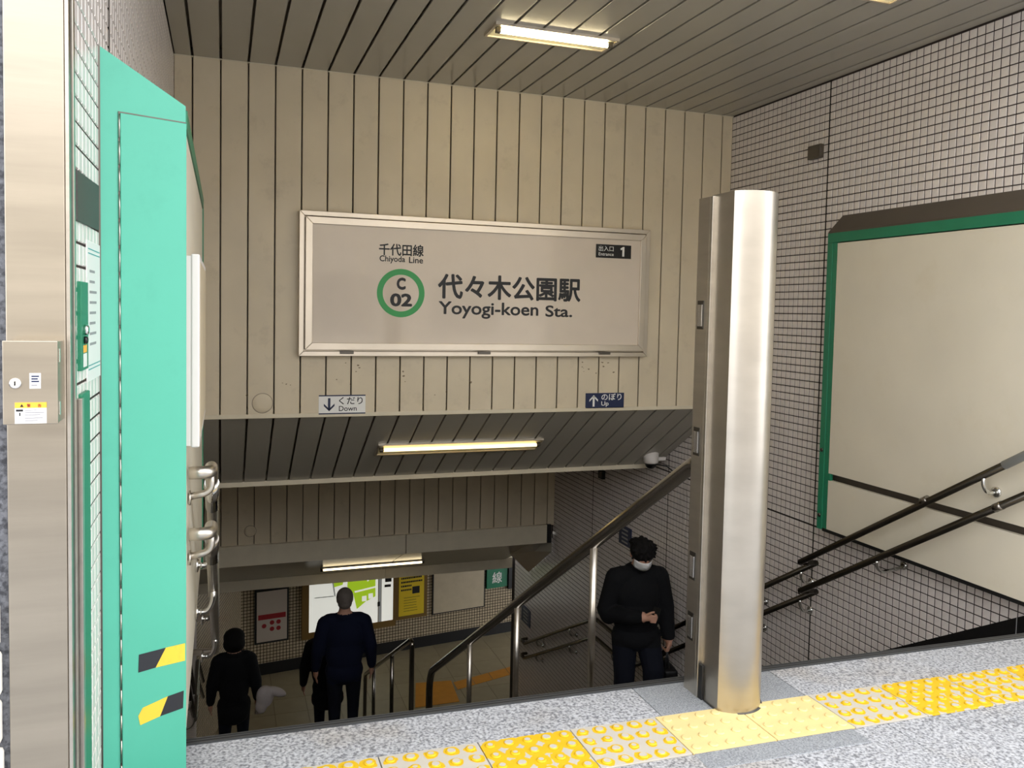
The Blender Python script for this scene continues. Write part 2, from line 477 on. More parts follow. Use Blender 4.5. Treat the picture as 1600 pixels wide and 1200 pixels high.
# ---- tiled side walls
TP, TG, TT = .0503, .0055, .003
def tile_wall(wall, X, side, ya, yb, za, zb, ok, joint_y=(), joint_z=(), seen=None):
    """single tiles proud of the dark grout; the 300 that show largest are objects, the others one joined part"""
    cells = []
    ny = int((yb-ya)/TP); nz = int((zb-za)/TP)
    for i in range(ny):
        for j in range(nz):
            y = ya+(i+.5)*TP; z = za+(j+.5)*TP
            if not ok(y, z): continue
            a = 0
            if seen is None or seen(y, z):
                p = proj((X, y, z))
                if p and 4 < p[0] < 1596 and 4 < p[1] < 1196:
                    q = proj((X, y+TP, z)); a = abs(q[0]-p[0])/p[2] if q else 0
            cells.append((a, y, z))
    cells.sort(key=lambda c: -c[0])
    h = (TP-TG)/2; s = side
    def add(bm, y, z, jy=0):
        b = .0022
        o = [(X, y-h, z-h), (X, y+h, z-h), (X, y+h, z+h), (X, y-h, z+h)]
        f = [(X+s*TT, y-h+b, z-h+b), (X+s*TT, y+h-b, z-h+b), (X+s*TT, y+h-b, z+h-b), (X+s*TT, y-h+b, z+h-b)]
        return o, f
    o, f = add(None, 0, 0)
    me = bpy.data.meshes.new('tile')
    vv = [(p[0]-X, p[1], p[2]) for p in o+f]
    fc = [(4, 5, 6, 7)]+[(i, (i+1) % 4, 4+(i+1) % 4, 4+i) for i in range(4)]
    if s < 0: fc = [tuple(reversed(q)) for q in fc]
    me.from_pydata(vv, [], fc); me.materials.append(MATS['tile']); me.update()
    for a, y, z in cells[:300]:
        place('tile', me, (X, y, z), wall)
    V = []; Fs = []
    for a, y, z in cells[300:]:
        k = len(V)
        for p in vv: V.append((p[0]+X, p[1]+y, p[2]+z))
        for q in fc: Fs.append(tuple(k+t for t in q))
    m2 = bpy.data.meshes.new('tile_field'); m2.from_pydata(V, [], Fs); m2.materials.append(MATS['tile']); m2.update()
    ob = bpy.data.objects.new('tile_field', m2); COL.objects.link(ob); attach(ob, wall); tag(ob, kind='stuff')

BXR = 3.611                           # front of the right display case
wr = boxo('wall_right', (XR, 1.7, ZFL-.2), (XR+.25, YFE, ZC+.1), 'grout'); tag(wr, kind='structure')
JY = 4.50; JZ = -.063
def okr(y, z):
    if abs(y-JY) < .026 and False: return False
    if z < nose(y)-.1: return False
    if y > YF and y < 6.6 and z > ZB-(y-YF)*SL+.25: return False
    if y >= 6.6 and y < 9.04 and z > .05: return False
    if y >= 9.06 and z > -1.35: return False
    if 1.95 < y < 4.2 and .15 < z < 1.8: return False
    return True
tile_wall(wr, XR, -1, 1.7+((JY-1.7) % TP), YFE, ZFL+((JZ-ZFL) % TP), ZC, okr,
          seen=lambda y, z: not (y < 4.45 and -.1 < z < 1.97))
# movement joints: wide dark lines in the tiling
boxo('joint_strip', (XR-.0034, JY-.006, -1.2), (XR, JY+.006, ZC), 'seam', wr)
boxo('joint_strip', (XR-.0034, 4.45, JZ-.006), (XR, 7.0, JZ+.006), 'seam', wr)
for y, za, zb in ((6.41, -2.3, .1), (7.97, -2.6, .0)): boxo('joint_strip', (XR-.0034, y-.005, za), (XR, y+.005, zb), 'seam', wr)
# black stair skirting
_a = pX(1600, 962, XR-.016); _b = pX(1406, 1010, XR-.016)
def zsk(y): return _a.z+(_b.z-_a.z)/(_b.y-_a.y)*(y-_a.y)
b = MB()
b.prism([(XR-.016, YC+.0, zsk(YC)), (XR-.016, YL0, zsk(YL0)), (XR-.016, YL0, zsk(YL0)-.42), (XR-.016, YC+.0, zsk(YC)-.42)], (.016, 0, 0))
bs = b.build('baseboard_right', 'blackgloss'); tag(bs, kind='structure')
for y in (2.98, 3.9, 4.8): boxo('joint', (XR-.0175, y, zsk(y)-.3), (XR-.0155, y+.004, zsk(y)-.002), 'print_grey', bs)

wl = boxo('wall_left', (XL-.25, 1.93, ZFL-.2), (XL, YFE+.1, ZC+.1), 'grout'); tag(wl, kind='structure')
def okl(y, z):
    if z < nose(y)-.1: return False
    if y > YF and y < 6.6 and z > ZB-(y-YF)*SL+.25: return False
    if y >= 6.6 and y < 9.04 and z > .05: return False
    if y >= 9.06 and z > -1.35: return False
    if 2.5 < y < 4.4 and .15 < z < 1.8: return False
    return True
tile_wall(wl, XL, 1, 1.94, YFE, ZFL+.013, ZC, okl, seen=lambda y, z: (y < 2.3) or (z > 1.95 and y < 5.5))
boxo('joint_strip', (XL, 2.50-.006, 1.9), (XL+.0034, 2.50+.006, ZC), 'seam', wl)

# ---- clad ceiling, sign wall, sloping soffits
def xs_panels():
    k0 = math.floor((XL-SEAM0)/PITCH_P); out = []
    x = SEAM0+k0*PITCH_P
    while x < XR:
        a, b_ = max(x, XL), min(x+PITCH_P, XR)
        if b_-a > .02: out.append((a, b_))
        x += PITCH_P
    return out
PX = xs_panels(); GAP = .0045
ceil = boxo('ceiling', (XL-.2, 1.75, ZC+.075), (XR+.25, YF+.3, ZC+.3), 'taupe_light'); tag(ceil, kind='structure')
for a, b_ in PX:
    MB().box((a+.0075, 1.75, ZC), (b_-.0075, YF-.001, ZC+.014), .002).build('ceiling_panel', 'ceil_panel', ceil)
boxo('front_edge', (XL, 1.735, ZC), (XR, 1.75, ZC+.3), 'alu', ceil)  # added unseen strip, keeps daylight out of the void above the panels
wb = boxo('wall_back', (XL, YF+.075, ZB+.01), (XR, YF+.3, ZC+.1), 'taupe_light'); tag(wb, kind='structure')
for a, b_ in PX:
    MB().box((a+GAP, YF, ZB+.02), (b_-GAP, YF+.016, ZC-.004), .003).build('wall_panel', 'panel', wb)
boxo('bottom_trim', (XL, YF-.004, ZB-.006), (XR, YF+.076, ZB+.022), 'trimcream', wb, .002)
boxo('top_trim', (XL, YF-.004, ZC-.006), (XR, YF+.02, ZC), 'trimcream', wb)
# scuffs and glue marks low on the cladding
for (cx_, cy_, n_) in ((915, 572, 5), (945, 575, 5), (548, 572, 4), (537, 592, 3), (452, 598, 3), (640, 588, 3), (735, 592, 2), (400, 612, 1), (690, 610, 2)):
    for k in range(n_):
        q = pY(cx_+random.uniform(-14, 14), cy_+random.uniform(-9, 9), YF-.0003); r_ = random.uniform(.004, .011)
        pts = [(q.x+math.cos(t_*.785)*r_*random.uniform(.4, 1.3), YF-.0003, q.z+math.sin(t_*.785)*r_*random.uniform(.3, .8)) for t_ in range(8)]
        MB().prism(pts, (0, .0006, 0)).build('scuff_mark', 'scuff', wb)
# first sloping soffit
YS, ZS = 6.6, -.028
th = math.atan2(ZB-ZS, YS-YF); Rs = Matrix.Rotation(-th, 3, 'X'); Lsof = math.hypot(ZB-ZS, YS-YF)
sof = MB().box((XL, YF+.03, ZB+.08), (XR, YF+Lsof, ZB+.2), 0, Rs, (0, YF, ZB)).build('ceiling_slope', 'taupe_light'); tag(sof, kind='structure')
for a, b_ in PX:
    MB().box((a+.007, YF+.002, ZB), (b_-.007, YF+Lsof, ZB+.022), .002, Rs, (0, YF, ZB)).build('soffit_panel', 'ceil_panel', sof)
boxo('edge_trim', (XL, YS-.012, ZS-.03), (XR-.12, YS+.05, ZS+.012), 'trimcream', sof, .002)
# ceiling over the landing and second drop wall
boxo('flat_panel', (XL, YS+.02, ZS+.02), (XR, 9.06, ZS+.2), 'ceil_panel', sof)
wb2 = boxo('wall_lower', (XL, 9.115, -1.3), (XR, 9.3, ZS+.1), 'taupe_light'); tag(wb2, kind='structure')
for a, b_ in PX:
    MB().box((a+GAP, 9.04, -1.2), (b_-GAP, 9.058, ZS+.03), .003).build('wall_panel', 'panel', wb2)
xs = [XL, 1.93, 3.62]
for i in range(2): boxo('beam_cover', (xs[i]+.004, 9.0, -1.40), (xs[i+1]-.004, 9.06, -1.185), 'trimcream', wb2, .003)
boxo('end_cap', (3.624, 9.0, -1.40), (3.67, 9.06, -1.185), 'black', wb2)
Y2, Z2 = 10.5, -2.03
sof2 = empty('ceiling_slope', ((XL+XR)/2, 9.05, -1.4), kind='structure')
dz = Vector((0, Y2-9.05, Z2+1.4))
XE = 3.62
for x0, x1 in ((XL, 1.93), (1.934, XE)):
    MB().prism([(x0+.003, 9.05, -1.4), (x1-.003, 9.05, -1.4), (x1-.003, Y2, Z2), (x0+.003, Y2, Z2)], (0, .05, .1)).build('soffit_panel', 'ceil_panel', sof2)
for x0, x1 in ((XL, 1.98), (1.984, XR)):
    boxo('edge_beam', (x0+.002, Y2-.01, Z2-.125), (x1-.002, Y2+.06, Z2+.02), 'trimcream', sof2, .003)
# dark folded plate closing the gap between soffit and right wall
A = pX(862, 836, XR-.01); B = pX(862, 862, XR-.01); Cc = pX(826, 894, XR-.01); 
def on_sof2(x, y, low=.012):
    d = ray(x, y); m = (Z2+1.4)/(Y2-9.05); t = (-1.4-low-m*9.05-EYE.z)/(d.z-m*d.y); return EYE+d*t
D = on_sof2(797, 866); Ee = pY(832, 847, 9.062)
b = MB(); vs = [A, B, Cc, D, Ee]; cen = sum(vs, Vector())/5
for i in range(5): b.prism([vs[i], vs[(i+1) % 5], cen], (.004, .012, .006))
b.build('gusset_plate', 'ceil_panel', sof2)
cl2 = boxo('ceiling_concourse', (-6, Y2+.05, Z2+.02), (10, 16, Z2+.3), 'ceil_panel'); tag(cl2, kind='structure')

# ---- concourse floor and far wall
cf = boxo('floor_concourse', (-6, YFE-.3, ZFL-.3), (10, 17, ZFL-.006), 'floor_joint'); tag(cf, kind='structure')
TS = .45
me = MB().box((.002, .002, -.02), (TS-.003, TS-.003, 0), .001).mesh('floor_tile', 'floor_low')
for i in range(-2, 12):
    for j in range(0, 8):
        place('floor_tile', me, (-.2+i*TS, YFE+.05+j*TS, ZFL), cf)
def otile(pts):
    MB().prism([(p[0], p[1], ZFL+.001) for p in pts], (0, 0, .006)).build('guide_tile', 'orange', cf)
otile([(2.62, 11.45), (3.28, 11.45), (3.34, 12.15), (2.8, 12.22)])
for k in range(4):
    u0, u1 = k/4, (k+1)/4-.01
    P0, P1, Q0, Q1 = Vector((3.36, 11.83)), Vector((4.6, 12.18)), Vector((3.36, 12.08)), Vector((4.6, 12.42))
    otile([P0.lerp(P1, u0), P0.lerp(P1, u1), Q0.lerp(Q1, u1), Q0.lerp(Q1, u0)])
AF = math.radians(8); FU = Vector((math.cos(AF), math.sin(AF), 0)); FN = Vector((math.sin(AF), -math.cos(AF), 0))
FP = Vector((3.099, 13.542, ZFL))
def fw(u, z, out=0): return FP + FU*u + FN*out + Vector((0, 0, z-ZFL))
def pF(x, y, out=0):
    d = ray(x, y); n = -FN; t = (n.dot(FP+FN*out-EYE))/n.dot(d); q = EYE+d*t
    return (q-FP).dot(FU), q.z
def quad_uv(name, pts, m, parent=None, thick=(0, 0, 0)):
    """wall slab whose front carries metric UVs for the mosaic"""
    me = bpy.data.meshes.new(name); V = [Vector(p) for p in pts]; T = Vector(thick)
    me.from_pydata(V+[p+T for p in V], [], [(0, 1, 2, 3), (7, 6, 5, 4), (0, 4, 5, 1), (1, 5, 6, 2), (2, 6, 7, 3), (3, 7, 4, 0)])
    uv = me.uv_layers.new(name='UVMap'); ux = (V[1]-V[0]).normalized()
    for l in me.loops:
        p = me.vertices[l.vertex_index].co; uv.data[l.index].uv = ((p-V[0]).dot(ux), p.z)
    me.materials.append(MATS[m]); me.update()
    o = bpy.data.objects.new(name, me); COL.objects.link(o)
    if parent is not None: attach(o, parent)
    return o
wf = quad_uv('wall_far', [fw(-2.87, ZFL), fw(6.5, ZFL), fw(6.5, Z2+.1), fw(-2.87, Z2+.1)], 'mosaic_far', None, -FN*.2); tag(wf, kind='structure')
wo = quad_uv('wall_oblique', [(XL, YFE+.1, ZFL), tuple(fw(-2.86, ZFL)), tuple(fw(-2.86, Z2+.1)), (XL, YFE+.1, Z2+.1)], 'mosaic_far', None, (-.2, .05, 0)); tag(wo, kind='structure')
b = MB(); b.prism([fw(-2.86, ZFL), fw(6.4, ZFL), fw(6.4, ZFL+.18), fw(-2.86, ZFL+.18)], FN*.02)
o = b.build('baseboard_far', 'black'); tag(o, kind='structure')
boxo('wall_return', (XR, YFE, ZFL), (XR+3, YFE+.08, Z2+.1), 'grout')['kind'] = 'structure'

# ---- unseen building behind the camera, added for steel reflections, height set for light
op = boxo('wall_opposite_added', (-16, -15, -.3), (18, -14, 5.6), 'opposite'); tag(op, kind='structure')
for i in range(8):
    for z in (.6,): boxo('window_pane', (-14+i*4, -13.98, z), (-11.8+i*4, -13.94, z+1.7), 'shop_glass', op)

# ================================================================== THINGS
# ---- right display case
YE = 4.34
zt = pX(1295, 365, BXR).z; zw = zt+.115
zb_ = pX(1284, 826, BXR).z; zg1 = pX(1300, 741, BXR).z; zg0 = pX(1300, 752, BXR).z
case = empty('display_case', (BXR+.05, 3.1, zb_), 'large empty cream notice case in a green frame under the wall speaker', 'notice board')
YN = 1.95
MB().prism([(BXR+.06, YE-.004, zb_+.005), (BXR+.06, YE-.004, zt+.03), (XR-.004, YE-.004, zw-.01), (XR-.004, YE-.004, zb_+.005)], (0, YN-YE+.01, 0)).build('case_body', 'taupe', case)
MB().prism([(BXR-.004, YE, zt), (BXR+.002, YE, zt+.012), (XR-.004, YE, zw+.005), (XR-.004, YE, zw-.012), (BXR+.008, YE, zt-.01)], (0, YN-YE, 0)).build('sloping_cap', 'taupe', case)
sw = .085
boxo('frame_top', (BXR-.004, YN, zt-.06), (BXR+.02, YE, zt), 'green', case, .002)
boxo('frame_stile', (BXR-.004, YE-sw*.55, zb_-.005), (BXR+.02, YE, zt-.06), 'green', case, .002)
boxo('frame_stile_lip', (BXR+.0, YE-sw, zb_-.0), (BXR+.02, YE-sw*.55, zt-.06), 'green', case)
boxo('frame_stile', (BXR-.004, YN, zb_), (BXR+.02, YN+sw, zt-.06), 'green', case, .002)
boxo('gap_bracket', (BXR-.002, YE-sw-.02, zg0), (BXR+.02, YE-sw, zg1), 'green', case)
boxo('board_upper', (BXR, YN+sw, zg1), (BXR+.03, YE-sw-.002, zt-.066), 'board', case, .001)
boxo('board_lower', (BXR, YN+sw, zb_+.008), (BXR+.03, YE-sw-.002, zg0), 'board', case, .001)
boxo('bottom_shade_strip', (BXR-.002, YN, zb_-.012), (BXR+.06, YE-sw*.6, zb_+.008), 'black', case)  # black strip standing in for the shadow gap under the case
for zz in (pX(1286, 703, BXR).z, pX(1283, 805, BXR).z):
    MB().lathe((BXR-.004, YE-.022, zz), (-1, 0, 0), [(0, .013), (.004, .013), (.007, .008)], 12).build('bolt', 'steel_dark', case)

# ---- left display case with the mint end cabinet
BXL = -.099
zlt = 1.844; zlw = 1.955
lcase = empty('display_case', (XL+.1, 3.3, .06), 'cream notice case in a green frame on the wall behind the mint steel cabinet', 'notice board')
MB().prism([(BXL-.006, 2.44, .06), (BXL-.006, 2.44, zlt-.004), (XL+.004, 2.44, zlw-.004), (XL+.004, 2.44, .06)], (0, 1.99, 0)).build('case_body', 'taupe_light', lcase)
MB().prism([(BXL+.004, 2.44, zlt), (XL+.004, 2.44, zlw+.01), (XL+.004, 2.44, zlw-.004), (BXL-.002, 2.44, zlt-.014)], (0, 1.99, 0)).build('sloping_cap', 'taupe', lcase)
boxo('frame_top', (BXL-.01, 2.44, zlt-.05), (BXL+.006, 4.43, zlt), 'green', lcase, .002)
boxo('frame_stile', (BXL-.01, 4.38, .0), (BXL+.006, 4.43, zlt-.05), 'green', lcase, .002)
boxo('board', (BXL-.02, 2.47, .1), (BXL+.001, 4.38, zlt-.055), 'board', lcase)

# mint cabinet (angled steel end with a door)
gd = Vector((.9215, .3885, 0)); gn = Vector((.3885, -.9215, 0))
g0 = Vector((XL+.004, 2.30, 0)); gw = .2117
def gp(s, z, out=0): return g0+gd*s+gn*out+Vector((0, 0, z))
gc = empty('flood_panel_cabinet', (-.2, 2.38, -.01), 'tall mint green steel cabinet with slanted top and hazard tape', 'cabinet')
GB = -.005
MB().prism([gp(0, GB), gp(gw, GB), gp(gw, 1.842), gp(0, 1.952)], -gn*.05).build('cabinet_body', 'mint', gc)
ds = .047
b = MB(); b.prism([gp(ds, GB+.02, .0005), gp(gw, GB+.02, .0005), gp(gw, 1.796, .0005), gp(ds, 1.796, .0005)], gn*.006)
door = b.build('door', 'mint', gc); smooth_bevel(door, .0015)
b = MB(); b.prism([gp(ds-.004, GB, .0), gp(ds+.0005, GB, .0), gp(ds+.0005, 1.80, .0), gp(ds-.004, 1.80, .0)], gn*.0025); b.build('door_gap', 'steel_dark', gc)
b = MB(); b.prism([gp(ds-.004, 1.797, .0), gp(gw, 1.797, .0), gp(gw, 1.8, .0), gp(ds-.004, 1.8, .0)], gn*.002); b.build('door_gap', 'steel_dark', gc)
b = MB()
for k in range(26): b.cyl(gp(ds-.0018, .06+k*.067, .003), gp(ds-.0018, .118+k*.067, .003), .0022, 8)
b.build('hinge', 'steel', gc)
b = MB(); b.prism([gp(-.004, GB), gp(.001, GB), gp(.001, 1.95), gp(-.004, 1.953)], gn*.003); b.build('edge_seal', 'steel_dark', gc)
def gpx(x, y, out):
    d = ray(x, y); n = gn; q0 = g0+gn*out; t = n.dot(q0-EYE)/n.dot(d); return EYE+d*t
def tape(pl, split, names):
    """pl: four corners left-top,right-top,right-bottom,left-bottom in pixels; split: top and bottom x"""
    for nm, poly in zip(names, split):
        MB().prism([gpx(x, y, .0068) for x, y in poly], gn*.0008).build('hazard_tape', nm, gc)
tape(None, [[(217, 1023), (259, 1012), (243, 1043), (216, 1051)], [(259, 1012), (289, 1005), (289, 1032), (243, 1043)]], ['tape_black', 'tape_yellow'])
tape(None, [[(223, 1106), (262, 1088), (250, 1119), (219, 1133), (216, 1119)], [(262, 1088), (287, 1079), (286, 1106), (250, 1119)]], ['tape_yellow', 'tape_black'])

# ---- white light box on the left case
lb = empty('wall_light_box', (-.07, 2.8, .93), 'slim white box sign fixed to the left notice case above the handrail', 'sign')
boxo('mount', (BXL+.002, 2.452, .93), (-.084, 3.2, 1.455), 'plastic_white', lb)
boxo('housing', (-.084, 2.45, .925), (-.0615, 3.25, 1.46), 'plastic_white', lb, .004)
boxo('front_board', (-.0625, 2.475, .95), (-.0605, 3.23, 1.44), 'board_low', lb)

# ---- stainless guide column on the left with street wall
YCOL = 1.85
col = empty('steel_column', (-.345, 1.9, -.01), 'flat brushed steel shutter column carrying the small control box', 'column')
boxo('face_plate', (-.400, YCOL, -.03), (-.296, YCOL+.08, 3.4), 'steel_column', col, .002)
boxo('guide_lip', (-.2955, YCOL+.004, -.03), (-.288, YCOL+.02, 3.4), 'steel', col, .001)
boxo('guide_slot', (-.294, YCOL+.02, -.03), (-.2905, YCOL+.06, 3.4), 'steel_dark', col)
boxo('guide_lip', (-.2955, YCOL+.06, -.03), (-.288, YCOL+.078, 3.4), 'steel', col, .001)
ws = boxo('wall_street', (-6, YCOL+.01, -.3), (-.4005, YCOL+.3, 3.6), 'granite_dark'); tag(ws, kind='structure')
for k in range(7):
    z = .05+k*.098
    MB().box((-.75, YCOL-.012, z), (-.4085+random.uniform(-.001, .002)-k*.0012, YCOL+.012, z+.088), .008).build('rough_stone', 'stone_white', ws)

cb = empty('control_box', (-.343, 1.78, 1.087), 'small steel switch box with key lock on the left column', 'switch box')
z0, z1 = pY(7, 663, 1.78).z, pY(7, 533, 1.78).z
xa, xb = pY(5, 600, 1.78).x, pY(90, 600, 1.78).x
boxo('box_body', (xa, 1.785, z0), (xb, YCOL+.002, z1), 'steel_column', cb, .002)
boxo('box_door', (xa-.001, 1.778, z0-.001), (xb+.001, 1.786, z1+.001), 'steel_column', cb, .0015)
for zz in (z0+.015, z1-.04): boxo('hinge', (xb, 1.789, zz), (xb+.0025, 1.795, zz+.026), 'chrome', cb)
lk = MB().lathe(tuple(pY(24, 599, 1.778)), (0, -1, 0), [(0, .0105), (.003, .0105), (.0045, .008)], 20).build('lock', 'chrome', cb)
c = pY(24, 599, 1.778); boxo('keyhole', (c.x-.0012, 1.7728, c.z-.004), (c.x+.0012, 1.7736, c.z+.004), 'black', lk)
def plate_px(name, x0, y0_, x1, y1_, Y, m, parent, t=.0008):
    a = pY(x0, y0_, Y); b_ = pY(x1, y1_, Y); return boxo(name, (a.x, Y-t, b_.z), (b_.x, Y, a.z), m, parent)
st = plate_px('sticker', 46, 583, 64, 607, 1.778, 'white', cb)
for k, (yy, w) in enumerate(((588, 12), (592, 10), (596, 12), (602, 9))): plate_px('print_line', 49, yy-1, 49+w, yy+1.2, 1.7771, 'print_grey' if k == 3 else 'navy', st, .0002)
wlb = plate_px('warning_label', 23, 629, 73, 661, 1.778, 'white', cb)
plate_px('label_header', 23, 629, 73, 637, 1.7771, 'orange_label', wlb, .0003)
a = pY(34, 636, 1.7767); MB().prism([a+Vector((-.003, 0, 0)), a+Vector((.003, 0, 0)), a+Vector((0, 0, .006))], (0, -.0002, 0)).build('warning_triangle', 'ink', wlb)
text('警', tuple(pY(42, 636, 1.7766)), (1, 0, 0), (0, 0, 1), .006, .006, 'red', wlb, .01)
text('告', tuple(pY(59, 636, 1.7766)), (1, 0, 0), (0, 0, 1), .006, .006, 'red', wlb, .01)
plate_px('print_line', 25, 640, 36, 643, 1.7770, 'ink', wlb, .0002); plate_px('print_line', 30, 645, 32, 650, 1.7770, 'ink', wlb, .0002)
for yy, w in ((641, 18), (644.5, 30), (648, 24), (653, 28), (657, 20)): plate_px('print_line', 39, yy-.5, 39+w, yy+.5, 1.7770, 'print_grey', wlb, .0002)

# ---- things on the left tiled wall
dp = MB().prism([pX(121, 265, XL+.008), pX(155, 290, XL+.008), pX(155, 360, XL+.008), pX(121, 345, XL+.008)], (-.0055, 0, 0)).build('blank_plate', 'plate_dark')
smooth_bevel(dp, .002); tag(dp, 'dark blank metal plate on the tiles beside the mint cabinet', 'plate')
pn = boxo('notice_sheet', (XL+.002, 2.085, 1.14), (XL+.0045, 2.292, 1.462), 'white'); tag(pn, 'white printed notice sheet on the tiles beside the mint cabinet', 'notice')
X1 = XL+.0047
for k in range(8): boxo('print_line', (X1, 2.12, 1.39-k*.024), (X1+.0002, 2.12+random.uniform(.08, .14), 1.396-k*.024), 'print_grey', pn)
for zz in (1.442, 1.432, 1.175, 1.166): boxo('print_rule', (X1, 2.1, zz), (X1+.0002, 2.285, zz+.0025), 'teal_print', pn)
ab = empty('alarm_box', (XL+.02, 1.99, 1.19), 'narrow green control box with lock knob on the left tiles', 'control box')
boxo('box_body', (XL, 1.955, 1.175), (XL+.012, 2.045, 1.365), 'green', ab, .002)
MB().lathe((XL+.012, 1.985, 1.262), (1, 0, 0), [(0, .011), (.008, .011), (.01, .007)], 16).build('lock_knob', 'chrome', ab)
MB().lathe((XL+.012, 1.985, 1.24), (1, 0, 0), [(0, .008), (.006, .008), (.008, .005)], 16).build('key_switch', 'blackgloss', ab)
boxo('orange_sticker', (XL+.012, 1.975, 1.213), (XL+.0126, 2.02, 1.229), 'orange_label', ab)
boxo('white_sticker', (XL+.012, 1.975, 1.182), (XL+.0126, 2.02, 1.211), 'white', ab)
sb = empty('shutter_duct', (XL+.02, 1.99, -.01), 'tall green duct cover with steel edge rising from the pavement', 'duct')
boxo('cover', (XL, 1.965, -.02), (XL+.012, 2.065, 1.125), 'green', sb, .003)
boxo('steel_edge', (XL, 1.942, -.02), (XL+.014, 1.966, 1.118), 'steel', sb, .001)

# ---- centre shutter post: bullnose steel pillar and slotted mullion
pz = -.03
PCX, PCYY, PR = 1.676, 2.435, .108
ztop = 1.32+ (lambda p: 0)(0)
ztop = pY(1180, 300, PCYY-PR*.6).z
pil = empty('round_steel_pillar', (PCX, PCYY, pz), 'thick bullnose stainless pillar standing on the cream tactile blocks', 'pillar')
pts = []
for k in range(49):
    a = -math.pi/2-1.02+k*(2*math.pi-1.1)/48 if False else None
xc = PCX-PR*.80
a0 = math.acos(-.80)
arc = [(-a0)+k*(2*a0)/56 for k in range(57)]
loop = [(PCX+PR*math.cos(t_), PCYY+PR*math.sin(t_)) for t_ in arc]
MB().prism([(x, y, pz) for x, y in loop], (0, 0, ztop-pz)).build('shaft', 'steel_soft', pil)
for p in pil.children[0].data.polygons: p.use_smooth = len(p.vertices) == 4
pil.children[0].data.update()
try: pil.children[0].data.set_sharp_from_angle(angle=.6)
except Exception: pass
MB().prism([(PCX+(x-PCX)*1.06, PCYY+(y-PCYY)*1.06, pz) for x, y in loop], (0, 0, .009)).build('base_seal', 'curb_steel', pil)
mu = empty('shutter_mullion', (1.60, 2.53, pz), 'slotted steel shutter guide post joined to the round pillar', 'post')
zm = pY(1100, 308, 2.52).z
boxo('guide_face', (1.577, 2.494, pz), (1.590, 2.566, zm), 'steel', mu, .001)
boxo('front_flange', (1.5765, 2.478, pz), (1.600, 2.4935, zm), 'steel', mu, .0015)
boxo('channel_web', (1.590, 2.500, pz), (1.66, 2.566, zm), 'steel', mu, .001)
boxo('channel_lip', (1.610, 2.486, pz), (1.6165, 2.500, zm), 'steel', mu, .0005)
boxo('link_plate', (1.591, 2.372, pz), (1.597, 2.470, ztop-.004), 'steel', mu, .001)
boxo('rubber_shoe', (1.580, 2.455, pz), (1.600, 2.4785, pz+.13), 'black', mu, .003)
for yy in (492, 690, 888, 985):
    zz = pX(1090, yy, 1.577).z
    l = boxo('latch_frame', (1.5745, 2.512, zz-.05), (1.5775, 2.552, zz+.05), 'steel_dark', mu, .001)
    MB().box((1.5715, 2.518, zz-.040), (1.5747, 2.546, zz+.036), .001).build('latch_bolt', 'chrome', l)

